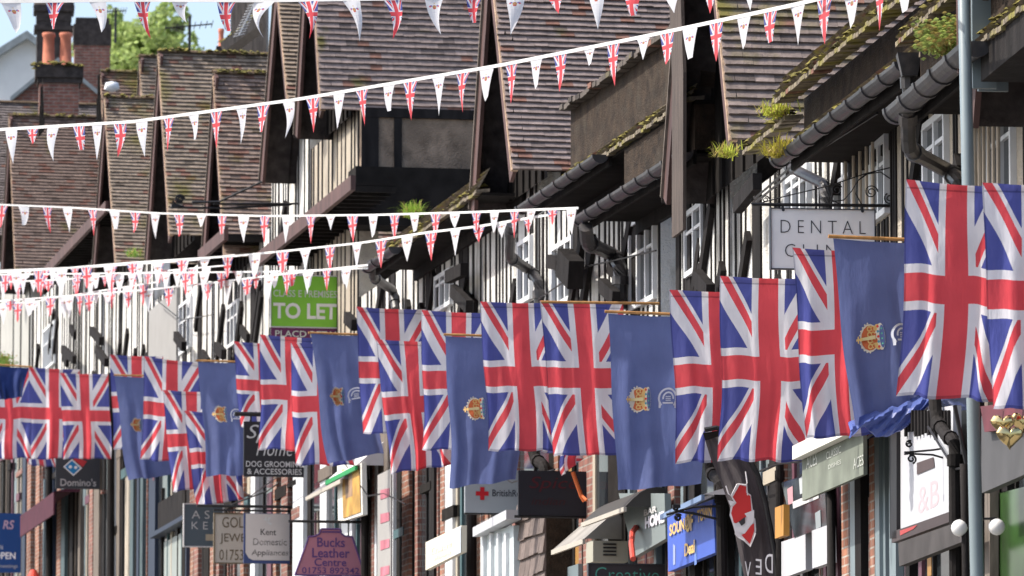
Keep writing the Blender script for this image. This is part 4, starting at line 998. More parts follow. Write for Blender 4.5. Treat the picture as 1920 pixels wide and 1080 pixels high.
# ------------------------------------------------------------------ lettering and signs
def text_obj(s, O, right, up, height, width, m, parent, name='lettering', thin=0.0, ext=.004, shear=0, align=None):
    """letters with their lower-left at O, filling width x height (metres)"""
    cu = bpy.data.curves.new('t', 'FONT'); cu.body = s; cu.size = 1; cu.offset = thin; cu.extrude = 0; cu.resolution_u = 3; cu.shear = shear
    ob = bpy.data.objects.new('t', cu); C.objects.link(ob); dg = bpy.context.evaluated_depsgraph_get()
    me = bpy.data.meshes.new_from_object(ob.evaluated_get(dg)); bpy.data.objects.remove(ob); bpy.data.curves.remove(cu)
    xs = [v.co.x for v in me.vertices]; ys = [v.co.y for v in me.vertices]
    if not xs: return None
    x0, x1, y0, y1 = min(xs), max(xs), min(ys), max(ys); nrm = right.cross(up).normalized(); off = parent_world(parent)
    sx = width/(x1-x0); sy = height/(y1-y0)
    for v in me.vertices:
        q = O+right*((v.co.x-x0)*sx)+up*((v.co.y-y0)*sy)+nrm*ext
        v.co = q-off
    me.materials.clear(); me.materials.append(m)
    o = bpy.data.objects.new(name, me); C.objects.link(o); o.parent = parent; return o
UP = Vector((0, 0, 1))
class Board:
    """flat sign facing the camera (perpendicular to the houses), built at its real place"""
    def __init__(s, label, cat, Y, x0, y0, x1, y1, m, sg=SC, frame=None, fw=3, th=.05, name='hanging_sign', tilt=0, poly=None):
        s.Y = Y; s.x0, s.y0, s.x1, s.y1 = x0, y0, x1, y1; s.o = V(x0, y1, Y); k = 1/ppm(Y); s.k = k
        s.r = sg.inw.copy(); s.up = UP; s.kx = (V(x1, y1, Y)-V(x0, y1, Y)).length/(x1-x0); s.ky = (V(x0, y0, Y)-V(x0, y1, Y)).length/(y1-y0)
        s.r = (s.r+UP*tilt).normalized(); s.n = s.r.cross(UP).normalized(); s.kx /= max(.2, abs(s.r.x))
        s.root = thing(name, label, cat, V((x0+x1)/2, y1, Y))
        mb = MB(); P = poly or [(x0, y1), (x1, y1), (x1, y0), (x0, y0)]
        A = [s.at(x, y) for x, y in P]; bk = [p-s.n*th for p in A]
        mb.quad(A); mb.quad(list(reversed(bk)))
        for i in range(len(A)): j = (i+1) % len(A); mb.quad([A[j], A[i], bk[i], bk[j]])
        mb.build('board', m, s.root)
        if frame:
            fb = MB(); f = fw
            for (a, b, c, d) in ((x0-.5, y0-.5, x1+.5, y0+f), (x0-.5, y1-f, x1+.5, y1+.5), (x0-.5, y0+f, x0+f, y1-f), (x1-f, y0+f, x1+.5, y1-f)):
                q = [s.at(a, d), s.at(c, d), s.at(c, b), s.at(a, b)]
                fb.hexa([p-s.n*(th+.004) for p in q[:4]]+[p+s.n*.012 for p in q[:4]])
            fb.build('frame', frame, s.root)
    def at(s, x, y): return s.o+s.r*((x-s.x0)*s.kx)+s.up*((s.y1-y)*s.ky)
    def text(s, t, x0, y0, x1, y1, col, thin=0, shear=0, mirror=False):
        if mirror: return text_obj(t, s.at(x1, y1)+s.n*.004, -s.r, s.up, (y1-y0)*s.ky, (x1-x0)*s.kx, col, s.root, thin=thin, ext=-.006, shear=shear)
        return text_obj(t, s.at(x0, y1), s.r, s.up, (y1-y0)*s.ky, (x1-x0)*s.kx, col, s.root, thin=thin, shear=shear)
    def patch(s, poly, col, name='emblem', e=.005):
        mb = MB(); mb.quad([s.at(x, y)+s.n*e for x, y in poly]); return mb.build(name, col, s.root)
    def disc(s, x, y, r_, col, name='emblem', e=.007, ry=None):
        ry = ry or r_; return s.patch([(x+r_*cos(2*pi*i/20), y-ry*sin(2*pi*i/20)) for i in range(20)], col, name, e)
    def bar(s, x0, y0, x1, y1, r_=.014, name='bracket', dn=0, m='iron'):
        mb = MB(); mb.tube([s.at(x0, y0)-s.n*.02, s.at(x1, y1)-s.n*.02], r_, 8); return mb.build(name, M[m], s.root)
    def scroll(s, items, r_=.008, name='scroll_ironwork'):
        mb = MB()
        for it in items:
            if it[0] == 'c':   # spiral
                _, cx, cy, R_, turns, ph = it; n = int(18*turns)
                mb.tube([s.at(cx+R_*(1-.75*i/n)*cos(ph+2*pi*turns*i/n), cy-R_*(1-.75*i/n)*sin(ph+2*pi*turns*i/n))-s.n*.02 for i in range(n+1)], r_, 5)
            else: mb.tube([s.at(x, y)-s.n*.02 for x, y in it[1]], r_, 5)
        return mb.build(name, M['iron'], s.root)
WH = flat('sign_white', (.84, .85, .86)); INK = flat('sign_ink', (.04, .045, .06)); CHAR = flat('sign_charcoal', (.045, .05, .06))
# dental sign
b = Board('white DENTAL CLINIC sign hanging from a scrolled black iron bracket', 'sign', 44.5, 1445, 390, 1643, 504, WH, SB, INK, 1.2)
b.text('D E N T A L', 1464, 412, 1625, 436, INK, -.018); b.text('C L I N I C', 1472, 457, 1622, 481, INK, -.018)
b.bar(1411, 383, 1690, 381, .013)
b.scroll([('c', 1437, 373, 7, 1.5, 0), ('c', 1572, 353, 11, 1.6, .5), ('c', 1637, 356, 13, 1.8, 0), ('c', 1672, 368, 11, 1.6, 2),
 ('l', [(1411, 383), (1408, 376), (1416, 368)]), ('l', [(1416, 384), (1470, 368), (1560, 345), (1625, 322), (1690, 305)]),
 ('l', [(1560, 376), (1585, 372), (1600, 355), (1612, 335), (1628, 322)]), ('l', [(1620, 382), (1608, 360), (1612, 335), (1630, 322), (1655, 318), (1680, 335), (1688, 360)]), ('l', [(1555, 350), (1562, 372), (1580, 381)])], .005)
for x in (1469, 1619): b.bar(x, 382, x, 395, .012, 'hook'); b.disc(x, 393, 3, INK, 'hook_eye')
# green TO LET board
GRN = flat('sign_green', (.21, .52, .05)); PUR = flat('sign_purple', (.13, .03, .09)); LT = flat('sign_pale', (.55, .60, .52))
b = Board('green and purple TO LET board high on the white timbered wall', 'sign', 75.3, 507, 515, 636, 613, GRN, SC, flat('board_edge', (.5, .52, .5)), 1.5, name='letting_board')
b.text('CLASS E PREMISES', 512, 543, 631, 556, LT, .01); b.text('TO LET', 512, 567, 631, 597, flat('sign_white2', (.75, .77, .72)), .03)
b.patch([(508, 640), (636, 640), (636, 614), (508, 614)], PUR, 'lower_panel', .0); b.text('PLACD RETAIL', 516, 619, 640, 631, LT, .01)
b.bar(639, 500, 639, 660, .03, 'post', m='winw')
# dog grooming
BLK = flat('sign_black', (.018, .018, .022)); SIL = flat('sign_silver', (.5, .5, .5))
b = Board('black dog grooming and accessories sign with ornate silver letters', 'sign', 75.5, 457, 790, 569, 893, BLK, SC, name='hanging_sign', poly=[(457, 893), (569, 893), (569, 876), (561, 868), (561, 790), (457, 790)])
b.text('Spa', 462, 796, 520, 830, SIL, -.005, .3); b.text('Home', 480, 828, 548, 854, SIL, -.005, .3)
b.text('DOG GROOMING', 461, 864, 567, 875, SIL, .012); b.text('& ACCESSORIES', 463, 878, 565, 889, SIL, .012)
b.bar(440, 776, 575, 776, .03); b.bar(470, 776, 470, 790, .012, 'hook'); b.bar(550, 776, 550, 790, .012, 'hook')
b.scroll([('c', 500, 783, 5, 1.3, 0)], .01)
# pizza sign
LB, LR = flat('logo_blue', (.02, .22, .50)), flat('logo_red', (.5, .04, .05))
b = Board("dark grey pizza shop sign with a tilted blue and red tile and the word Domino's", 'sign', 100.5, 104, 850, 186, 916, CHAR, SC, name='hanging_sign')
b.patch([(118, 875), (134, 860), (153, 877), (137, 892)], WH, 'logo_edge', .004)
b.patch([(121, 875), (134, 863), (149, 877), (137, 889)], LB, 'logo_tile', .007); b.patch([(136, 861), (141, 857), (162, 864), (154, 875)], LR, 'logo_tile', .007)
b.disc(131, 875, 3, WH, 'logo_dot', .01); b.disc(141, 876, 3, WH, 'logo_dot', .01)
b.text("Domino's", 113, 897, 179, 911, flat('sign_dimwhite', (.45, .45, .46)), .012); b.bar(104, 847, 214, 847, .02)
# open sign
OB = flat('sign_blue', (.012, .06, .22))
b = Board('blue OPEN sign cut by the left edge of the photo', 'sign', 112, -20, 962, 38, 1073, OB, SC)
PK = flat('sign_pink', (.5, .35, .45)); b.text('RS', 4, 975, 25, 992, PK, .02, .2); b.text('N', 0, 1022, 4, 1030, WH); b.text('OPEN', -12, 1035, 28, 1048, WH, .02); b.text('nos meetings', -18, 1058, 32, 1066, SIL)
# A S KE sign
SLT = flat('sign_slate', (.075, .10, .12))
b = Board('slate grey sign with thin pale letters, partly behind the gold jewellers sign', 'sign', 84.6, 344, 944, 418, 1025, SLT, SC, SIL, 1.5)
b.text('A S', 359, 957, 392, 972, SIL, -.01); b.text('K E N', 359, 978, 412, 992, SIL, -.01); b.patch([(385, 1013), (405, 1013), (405, 1001), (385, 1001)], flat('sign_tan', (.35, .30, .22)))
# gold jewellers
CRM = flat('sign_cream', (.48, .44, .38)); BRZ = flat('letter_bronze', (.13, .10, .06))
b = Board('cream GOLD JEWELLERS sign with bronze letters beside the domestic appliances sign', 'sign', 80.6, 401, 962, 470, 1056, CRM, SC, BRZ, 1.5)
b.text('GOLD', 416, 969, 470, 989, BRZ, .0); b.text('JEWEL', 412, 1000, 470, 1020, BRZ, .0); b.text('01753', 411, 1030, 456, 1050, BRZ, .0)
# appliances
PNK = flat('sign_stone', (.48, .43, .41))
b = Board('stone coloured Kent Domestic Appliances sign on a navy backing', 'sign', 79.2, 457, 962, 543, 1056, flat('navy_board', (.03, .045, .13)), SC, None)
b.patch([(460, 963), (542, 963), (542, 1050), (474, 1050), (466, 1046), (460, 1036)], PNK, 'panel', .004)
b.text('Kent', 488, 991, 517, 1003, BLK, .012); b.text('Domestic', 474, 1009, 537, 1022, BLK, .012); b.text('Appliances', 471, 1030, 540, 1044, BLK, .012, .1)
for p in ([(494, 975), (498, 967), (500, 976)], [(500, 972), (507, 968), (503, 978)], [(498, 977), (510, 981), (506, 984)]): b.patch(p, SIL, 'leaf_emblem', .008)
b.bar(370, 949, 556, 949, .02); b.bar(400, 957, 560, 957, .014); b.scroll([('l', [(430, 948), (455, 938), (500, 920), (520, 905)])], .012)
# leather centre
MAU = flat('sign_mauve', (.40, .17, .23)); VIO = flat('letter_violet', (.10, .05, .18))
P_ = [(553, 1078), (684, 1078), (662, 1012), (660, 1005), (646, 1004), (639, 999), (638, 991), (601, 991), (599, 1000), (590, 1005), (578, 1006), (576, 1014)]
b = Board('mauve Bucks Leather Centre sign with sloping sides, hung from a plain bar', 'sign', 72.8, 553, 991, 684, 1078, MAU, SC, poly=P_)
for i in range(len(P_)):
    (xa, ya), (xb, yb) = P_[i], P_[(i+1) % len(P_)]
    mb = MB(); mb.tube([b.at(xa, ya), b.at(xb, yb)], .012, 6); mb.build('edging', VIO, b.root)
b.text('Bucks', 594, 1007, 646, 1025, VIO, .015); b.text('Leather', 585, 1027, 655, 1045, VIO, .015); b.text('Centre', 589, 1046, 649, 1061, VIO, .015); b.text('01753 892342', 566, 1063, 673, 1075, VIO, .012)
b.patch([(602, 998), (637, 998), (637, 995), (602, 995)], VIO, 'emblem', .006)
b.bar(541, 977, 685, 977, .018)
for x in (583, 653): b.bar(x, 977, x, 1008, .01, 'hook')
# red cross
RC = flat('cross_red', (.45, .01, .02)); LG = flat('sign_lightgrey', (.30, .33, .36))
b = Board('grey charity shop sign with a red cross, left of the dark spice sign', 'sign', 63, 872, 880, 985, 961, LG, SC)
b.patch([(892, 929), (916, 929), (916, 921), (892, 921)], RC, 'red_cross'); b.patch([(900, 937), (908, 937), (908, 913), (900, 913)], RC, 'red_cross', .0065)
b.text('BritishRed', 923, 917, 982, 930, INK, .01); b.bar(872, 962, 990, 962, .014)
b.scroll([('c', 954, 939, 5, 1.5, 0), ('l', [(948, 945), (952, 930), (949, 918)])], .01)
DR = flat('letter_darkred', (.055, .006, .012))
b = Board('near-black spice restaurant sign with faint dark red script', 'sign', 59.4, 972, 882, 1115, 966, flat('sign_ink2', (.012, .013, .02)), SC)
b.text('Spice', 992, 893, 1085, 922, DR, .0, .25); b.text('indian', 996, 932, 1060, 946, flat('letter_darkred2', (.03, .006, .01)), 0, .25)
b.bar(965, 968, 1130, 968, .015); b.scroll([('l', [(1090, 930), (1070, 912), (1060, 910)])], .012)
TEAL = flat('letter_teal', (.07, .28, .22))
b = Board('charcoal Creative sign with teal letters at the bottom edge of the photo', 'sign', 55.8, 1103, 1056, 1250, 1110, flat('sign_brownblack', (.04, .035, .038)), SC, CHAR, 1.5)
b.text('Creative', 1116, 1063, 1236, 1090, TEAL, -.012)
# bracket with scroll right of the big blue banner
b = Board('small dark bracket plate with long scroll arms above the blue and yellow sign', 'bracket', 51.2, 1262, 946, 1276, 952, BLK, SB, name='sign_bracket')
b.scroll([('c', 1272, 970, 7, 1.6, .5), ('c', 1268, 952, 5, 1.3, 2), ('l', [(1266, 958), (1300, 962), (1345, 972)]), ('l', [(1250, 965), (1300, 950), (1352, 948)])], .012)

# street-facing signs and awnings, foreshortened on the fronts
class Front:
    def __init__(s, sg, t): s.sg, s.t = sg, t
    def P(s, x, y, dt=0): return s.sg.P(x, y, s.t+dt)
def fascia(label, cat, sg, t, pts, m, th=.06, name='shop_sign', parent=None):
    """flat board on the front through its pixel corners (left-bottom, right-bottom, right-top, left-top)"""
    A = [sg.P(x, y, t) for x, y in pts]; B = [p-sg.n*th for p in A]
    c = sum(A, Vector())/len(A); root = thing(name, label, cat, c) if parent is None else parent
    mb = MB(); mb.quad(A); mb.quad(list(reversed(B)))
    for i in range(len(A)): j = (i+1) % len(A); mb.quad([A[j], A[i], B[i], B[j]])
    mb.build('board', m, root); return root, A
def ftext(root, sg, t, s, x0, yb, x1, ht_px, m, thin=.0, yb2=None):
    a = sg.P(x0, yb, t); bq = sg.P(x1, yb if yb2 is None else yb2, t); r = -sg.u; w_ = abs((bq-a).dot(r)); k = ht_px/(F/a.y)
    return text_obj(s, a, r, UP, k, w_, m, root, thin=thin)
def fpatch(root, sg, t, pts, m, name='marking'):
    mb = MB(); mb.quad([sg.P(x, y, t) for x, y in pts]); return mb.build(name, m, root)
# white panel with dark frame
r_, A = fascia('large white street-facing sign panel in a dark frame, beside the lamp post', 'sign', SA, .14, [(1680,995),(1787,957),(1787,760),(1680,780)], flat('panel_white', (.43, .44, .47)))
fpatch(r_, SA, .146, [(1719,890),(1752,876),(1750,857),(1719,868)], flat('panel_dark', (.06,.04,.04)), 'painted_out_name'); 
PKW = flat('panel_pink', (.45, .35, .38)); ftext(r_, SA, .1375, '&B', 1722, 965, 1762, 50, PKW, .0)
r2_, A = fascia('', '', SA, .17, [(1672,1018),(1790,975),(1790,957),(1672,997)], flat('frame_brown', (.05,.035,.035)), parent=r_)
fascia('', '', SA, .17, [(1668,1010),(1681,1010),(1681,770),(1668,770)], flat('frame_black', (.015,.014,.016)), parent=r_)
fpatch(r_, SA, .174, [(1688,1004),(1712,992),(1720,984),(1687,995)], flat('paint_red', (.35, .05, .05)), 'red_paint_patch')
for i in range(14):
    x = 1695+i*6.2; h_ = 20+18*rnd.random(); 
    mb = MB(); mb.box(SA, SA.sz(x+2.2, 800, .16)[0], SA.sz(x, 800, .16)[0], .144, .16, zat(SA, x, 790+h_, .16), zat(SA, x, 770, .16)); mb.build('dark_batten', M['black'], r_)
r_, A = fascia('dark boarded fascia with flaking grain under the white sign panel', 'fascia', SA, .3, [(1686,1062),(1806,1015),(1806,975),(1684,1018)], flat('fascia_brown', (.05,.045,.045), .8, .4), name='shop_fascia')
# green glass window, right
r_, A = fascia('dark green reflecting shop window at the right edge', 'window', SA, .05, [(1872,1200),(1990,1200),(1990,895),(1872,925)], flat('green_glass', (.03, .07, .02), .15, .6), name='shop_window')
fascia('', '', SA, .12, [(1846,1200),(1856,1200),(1856,880),(1846,890)], M['grey'], parent=r_)
r_, A = fascia('dark grey painted fascia behind the lamp post, under the gold balloons', 'fascia', SA, .3, [(1840,925),(2000,855),(2000,780),(1840,780)], flat('fascia_dark', (.07,.07,.075), .7, .2), name='shop_fascia')
# white boards
r_, A = fascia('left blank white street-facing panel below the glass poster', 'sign', SB, .1, [(1465,1085),(1511,1068),(1510,1001),(1465,1016)], flat('panel_white', (.43,.44,.47)))
r_, A = fascia('right blank white street-facing panel beside the iron column', 'sign', SB, .12, [(1523,1066),(1555,1055),(1553,984),(1522,995)], flat('panel_white', (.43,.44,.47)))
# glass poster
r_, A = fascia('shiny dark glazed poster with a grey strip, left of the iron column', 'poster', SB, .1, [(1490,1010),(1550,985),(1545,880),(1465,905)], flat('poster_dark', (.05,.06,.07), .12, .8), name='glazed_poster')
fpatch(r_, SB, .106, [(1487,954),(1535,934),(1534,921),(1486,941)], SIL, 'grey_strip')
for x, y, c in ((1500, 905, (.4,.43,.45)), (1522, 898, (.02,.03,.05)), (1478, 925, (.45,.25,.28)), (1530, 970, (.25,.28,.3))): fpatch(r_, SB, .104, [(x,y+22),(x+9,y+18),(x+8,y-14),(x-2,y-8)], flat('poster_%d' % x, c), 'picture_patch')
# orange lamp box
r_, A = fascia('small amber projecting box sign beside the feather banner', 'sign', SB, .35, [(1453,1010),(1469,1004),(1469,946),(1453,952)], flat('amber', (.42,.20,.04)), .05)
# blue/yellow sign
YL = flat('letter_yellow', (.60, .40, .12)); RB = flat('sign_royal', (.05, .10, .42))
r_, A = fascia('royal blue street-facing shop sign with worn yellow letters', 'sign', SB, .18, [(1253,1072),(1341,1036),(1337,936),(1251,968)], RB)
ftext(r_, SB, .19, 'SOUND', 1256, 1006, 1292, 22, YL, .03, 992); ftext(r_, SB, .19, 'OF', 1286, 1000, 1300, 34, YL, .03); ftext(r_, SB, .19, 'TOWN', 1308, 981, 1335, 24, YL, .03); ftext(r_, SB, .19, 'Deal', 1284, 1044, 1303, 24, YL, .03)
for x in (1262, 1302): fpatch(r_, SB, .184, [(x,1060),(x+4,1058),(x+4,1000+rnd.random()*25),(x,1002+rnd.random()*25)], flat('streak_%d' % (x % 3), ((.12,.2,.5),(.2,.12,.35),(.25,.3,.5))[x % 3]), 'reflection_free_streak'.replace('reflection_free_', ''))
# grey sign with white jumble letters
GS = flat('sign_greygreen', (.17, .20, .20))
r_, A = fascia('grey-green street-facing sign with pale jumbled letters', 'sign', SC, .2, [(1188,1045),(1248,1010),(1246,925),(1160,925)], GS)
ftext(r_, SC, .21, 'BAR', 1208, 968, 1232, 12, SIL, .03); ftext(r_, SC, .21, 'HOME', 1210, 992, 1246, 22, flat('letter_lilac', (.6,.58,.64)), .05)
# cream fascia
r_, A = fascia('small cream street-facing fascia sign with faint grey script, tilting up to the right', 'sign', SC, .5, [(798,1069),(865,1035),(865,985),(798,1017)], flat('fascia_cream', (.66,.62,.52)))
ftext(r_, SC, .51, 'Chiltern', 808, 1040, 846, 14, SIL, 0, 1028); ftext(r_, SC, .51, 'Studio', 812, 1050, 844, 10, SIL)
fpatch(r_, SC, .507, [(853,1041),(864,1036),(864,986),(853,991)], flat('pale_blue', (.45,.5,.56)), 'pale_blue_end')
# gold and white framed window poster
r_, A = fascia('white-framed ochre poster beneath the blue banner, mid left', 'poster', SC, .3, [(634,980),(680,965),(678,868),(632,872)], flat('frame_white', (.66,.65,.6)), name='framed_poster')
fpatch(r_, SC, .31, [(643,972),(676,960),(674,880),(641,880)], flat('ochre', (.45,.26,.06), .6, .5), 'picture'); fpatch(r_, SC, .312, [(648,935),(661,930),(660,882),(646,884)], flat('brown_fig', (.25,.16,.1), .6, .6), 'picture_detail')
# dog-ear white shop canopy strips near the black sign
r_, A = fascia('white painted box bay with a sloping top beside the shingled wall', 'bay', SC, .35, [(901,1150),(964,1150),(963,985),(901,1002)], flat('bay_white', (.46,.52,.54)), .5, name='shop_bay')
for i in range(4):
    x = 908+i*14; mb = MB(); mb.box(SC, SC.sz(x+3, 1000, .36)[0], SC.sz(x, 1000, .36)[0], .351, .39, zat(SC, x, 1150, .36), zat(SC, x, 1000, .36)); mb.build('glazing_bar', M['winw'], r_)
mb = MB(); a, bq = SC.P(900, 998, .4), SC.P(963, 965, .4); mb.beam(a, bq, UP, .1, .16); mb.build('coping', flat('panel_white', (.43,.44,.47)), r_)
# shingled brown wall
shw = thing('shingled_wall', 'brown shingle-clad wall below the dark spice sign', 'wall', SC.P(995, 1080, .25))
a, bq = SC.sz(1019, 1000, .3)[0], SC.sz(966, 1000, .3)[0]; z1 = zat(SC, 1019, 925, .3); mb = MB(); zb_ = z1-3
mb.box(SC, a, bq, -.1, .27, zb_, z1); mb.build('wall_core', M['brown'], shw)
mb = MB(); n = 14
for i in range(n):
    za, zc = z1-.2*i, z1-.2*(i+1)
    nn = 6
    for j in range(nn):
        s0, s1 = a+(bq-a)*j/nn, a+(bq-a)*(j+.96)/nn; e = rnd.gauss(0, .006); g = SC.pt; k = rnd.uniform(.8, 1.2)
        mb.hexa([g(s0,.272,zc+e),g(s1,.272,zc+e),g(s1,.31,zc+e),g(s0,.31,zc+e),g(s0,.271,za),g(s1,.271,za),g(s1,.282,za),g(s0,.282,za)], 0, (.15*k,.12*k,.11*k))
mb.build('shingles', M['tile'], shw)

# awnings
def awning(label, sg, px0, px1, y_in, drop, t0, t1, valance, m, mv=None, ends=True, name='awning', curve=0, txts=()):
    """px0..px1 measured on the front edge (t1)"""
    s1, _ = sg.sz(px0, y_in, t1); s0, z = sg.sz(px1, y_in, t1); root = thing(name, label, 'awning', sg.pt((s0+s1)/2, t1, z)); g = sg.pt
    mb = MB(); n = 6; pr = None
    for i in range(n+1):
        f = i/n; t = t0+(t1-t0)*f; zz = z+drop*(1-f)+curve*sin(pi*f)
        if pr: mb.quad([g(s0, pr[0], pr[1]), g(s0, t, zz), g(s1, t, zz), g(s1, pr[0], pr[1])]); mb.quad([g(s1, pr[0], pr[1]-.02), g(s1, t, zz-.02), g(s0, t, zz-.02), g(s0, pr[0], pr[1]-.02)])
        if pr and ends: mb.quad([g(s0, pr[0], pr[1]), g(s0, pr[0], z), g(s0, t, z), g(s0, t, zz)])
        pr = (t, zz)
    mb.build('canopy', m, root)
    if valance:
        mb = MB(); mb.box(sg, s0, s1, t1-.015, t1+.015, z-valance, z-.002); mb.build('valance', mv or m, root)
    return root, s0, s1, z
GG = flat('awning_greygreen', (.16, .18, .15), .9, .3)
r_, s0, s1, z = awning('grey-green shop awning with worn white letters under a white housing', SB, 1507, 1622, 808, .12, .0, .35, .33, GG)
mb = MB(); mb.box(SB, s0-.02, s1+.02, .3, .44, z+.0, z+.11); mb.build('housing', flat('housing_white', (.66,.65,.60)), r_)
for tx, x0, x1, h_ in (('ACES', 1512, 1532, 24), ('CLASSIC', 1549, 1577, 14), ('DISHES', 1553, 1577, 8), ('ACES', 1600, 1619, 20)):
    a = SB.P(x0, 880 if h_ != 14 else 862, .37); bq = SB.P(x1, 870, .37); text_obj(tx, a, -SB.u, UP, h_/(F/a.y), abs((bq-a).dot(SB.u)), flat('awning_white', (.42,.44,.40)), r_, ext=.0)
r_, s0, s1, z = awning('maroon blind with a wooden underside left of the pizza shop sign', SC, 40, 102, 922, .15, .0, .5, .4, flat('maroon', (.06,.012,.025), .8, .2))
r_, s0, s1, z = awning('curved pale-edged shop canopy under the large blue banner', SC, 1092, 1172, 950, .16, .0, .45, .045, flat('canopy_dark', (.04,.038,.036), .7), flat('canopy_edge', (.40,.37,.32)), curve=.1)
r_, s0, s1, z = awning('flat white shop canopy with a blue underside right of the big blue banner', SB, 1240, 1318, 927, .12, .0, .4, .05, flat('canopy_white', (.62,.62,.64)), flat('canopy_blue', (.15,.22,.36)))
r_, s0, s1, z = awning('white and green sloping canopy below the furled union flag', SC, 612, 668, 872, .3, .0, .35, .06, flat('canopy_white', (.62,.62,.64)), flat('canopy_green', (.02,.25,.08)))
r_, s0, s1, z = awning('grey lead canopy roof right of the dog grooming sign', SC, 575, 640, 898, .3, .0, .4, .05, flat('canopy_lead', (.17,.165,.18), .7, .25), flat('canopy_edge', (.40,.37,.32)))
r_, s0, s1, z = awning('weathered grey lead canopy above the Creative sign', SC, 1036, 1095, 1010, .35, .0, .4, .05, flat('canopy_lead2', (.24,.23,.215), .7, .3), flat('canopy_edge', (.40,.37,.32)))
# pinkish strip posts (narrow pennant-like prints hung vertically)
hp = thing('hanging_print', 'tall grey strip with pink squares hanging on the front at mid left', 'banner', SC.P(718, 1070, .3))
mb = MB(); mb.box(SC, SC.sz(733, 900, .3)[0], SC.sz(708, 900, .3)[0], .28, .3, zat(SC, 720, 1100, .3), zat(SC, 720, 885, .3)); mb.build('strip', flat('strip_grey', (.30,.29,.28)), hp)
for y in (925, 970, 1020, 1070):
    fpatch(hp, SC, .306, [(713,y+12),(730,y+6),(730,y-10),(713,y-6)], flat('pinkred', (.42,.14,.18), .7, .4), 'pink_square')
# vent cabinet
vc = thing('vent_cabinet', 'small pale cabinet with louvre slots above the Creative sign', 'cabinet', SC.P(1098, 1056, .3)); a, bq = SC.sz(1112, 1030, .4)[0], SC.sz(1087, 1030, .4)[0]
mb = MB(); z0, z1 = zat(SC, 1100, 1057, .4), zat(SC, 1100, 1018, .4); mb.box(SC, a, a+.35, .05, .4, z0, z1); mb.build('body', flat('cabinet', (.33,.32,.26)), vc)
mb = MB()
for i in range(4): mb.box(SC, a-.012, a, .17, .3, z0+.06+.035*i, z0+.075+.035*i)
mb.build('louvre', M['iron'], vc)
# red arched bar
ra = thing('red_arch', 'small red arched tube standing under the grey-green sign', 'ornament', V(1190, 1048, 55.3))
mb = MB(); L = [(1187,1048),(1184,1020),(1186,998),(1192,989),(1200,990),(1208,1004),(1215,1024)]; mb.tube([V(x, y, 55.3+.25*i) for i, (x, y) in enumerate(L)], .028, 8); mb.build('tube', flat('coral_red', (.5,.07,.05)), ra)
# globe lamps
gl = thing('globe_lamp', 'white globe lamps on a dark arm behind the iron post and lamp post', 'lamp', V(1800, 976, 37.8))
for x, y in ((1799, 990), (1869, 988)):
    mb = MB(); c = V(x, y, 37.9); R_ = .055; n = 14
    mb.tube([c+Vector((0, 0, -R_*cos(pi*i/8))) for i in range(9)], [max(.002, R_*sin(pi*i/8)) for i in range(9)], 16, cap=False)
    mb.build('globe', flat('opal_glass', (.75,.75,.74), .25), gl, True)
mb = MB(); mb.tube([V(1799, 974, 37.9), V(1869, 972, 37.9)], .008, 6); mb.build('arm', M['iron'], gl)
# dark post in front of the shop beside lamp post
ip = thing('iron_post', 'thin dark post immediately left of the grey lamp post', 'post', V(1812, 1500, 37.9))
mb = MB(); mb.tube([V(1818, 1500, 37.9), V(1811, 1080, 37.9), V(1806, 870, 37.9)], .024, 10); mb.build('shaft', M['black'], ip, True)
mb = MB(); mb.tube([V(1790, 760, 37.9), V(1798, 800, 37.9), V(1812, 870, 37.9), V(1816, 920, 37.9)], .014, 6); mb.build('stay', M['iron'], ip)
# bracket without a sign by the white panel
b = Board('empty scrolled iron bracket in front of the white sign panel', 'bracket', 41.6, 1697, 846, 1703, 852, BLK, SA, name='sign_bracket')
b.scroll([('c', 1706, 832, 7, 1.4, 1), ('c', 1710, 860, 9, 1.4, 5), ('l', [(1700, 848), (1750, 843), (1790, 837)]), ('l', [(1702, 850), (1750, 852), (1800, 866)])], .008)
# gold heart balloons
def heart(c, R_, root, rot=0):
    mb = MB(); nu, nv = 28, 12
    def P(i, j):
        a = 2*pi*i/nu; x = 16*sin(a)**3/17; z = (13*cos(a)-5*cos(2*a)-2*cos(3*a)-cos(4*a))/17
        f = cos(j/nv*pi/2) if True else 0; h_ = sin(j/nv*pi/2)
        q = f**.8; cr = 1+.03*sin(i*2.5)*q
        X, Z, Yd = x*q*cr, (z*q+.1*(1-q))*cr, h_*.42
        return X, Z, Yd
    for sgn in (1, -1):
        for j in range(nv):
            for i in range(nu):
                qd = []
                for (ii, jj) in ((i, j), (i+1, j), (i+1, j+1), (i, j+1)):
                    X, Z, Yd = P(ii % nu, min(jj, nv)); qd.append(c+Vector((X*cos(rot)*R_, -sgn*Yd*R_+X*sin(rot)*R_, Z*R_)))
                mb.quad(qd if sgn > 0 else qd[::-1])
    o = mb.build('heart', M['foil'], root, True); return o
m, t, p = newmat('gold_foil'); p.inputs['Base Color'].default_value = (.62, .47, .22, 1); p.inputs['Metallic'].default_value = 1; p.inputs['Roughness'].default_value = .12; M['foil'] = m
for i, (x, y, r_, Yb, lab) in enumerate(((1880, 795, .08, 35.6, 'gold foil heart balloon, left of the cluster beside the lamp post'), (1893, 818, .088, 35.4, 'gold foil heart balloon lowest in the cluster'), (1917, 792, .083, 35.7, 'gold foil heart balloon cut by the right edge of the photo'))):
    c = V(x, y, Yb); root = thing('heart_balloon', lab, 'balloon', c, 'gold heart balloons'); heart(c, r_, root, .3*i-.2)
    mb = MB(); mb.tube([c+Vector((0, 0, .03)), c+Vector((.005, 0, .08))], .002, 5); mb.build('string', M['iron'], root)
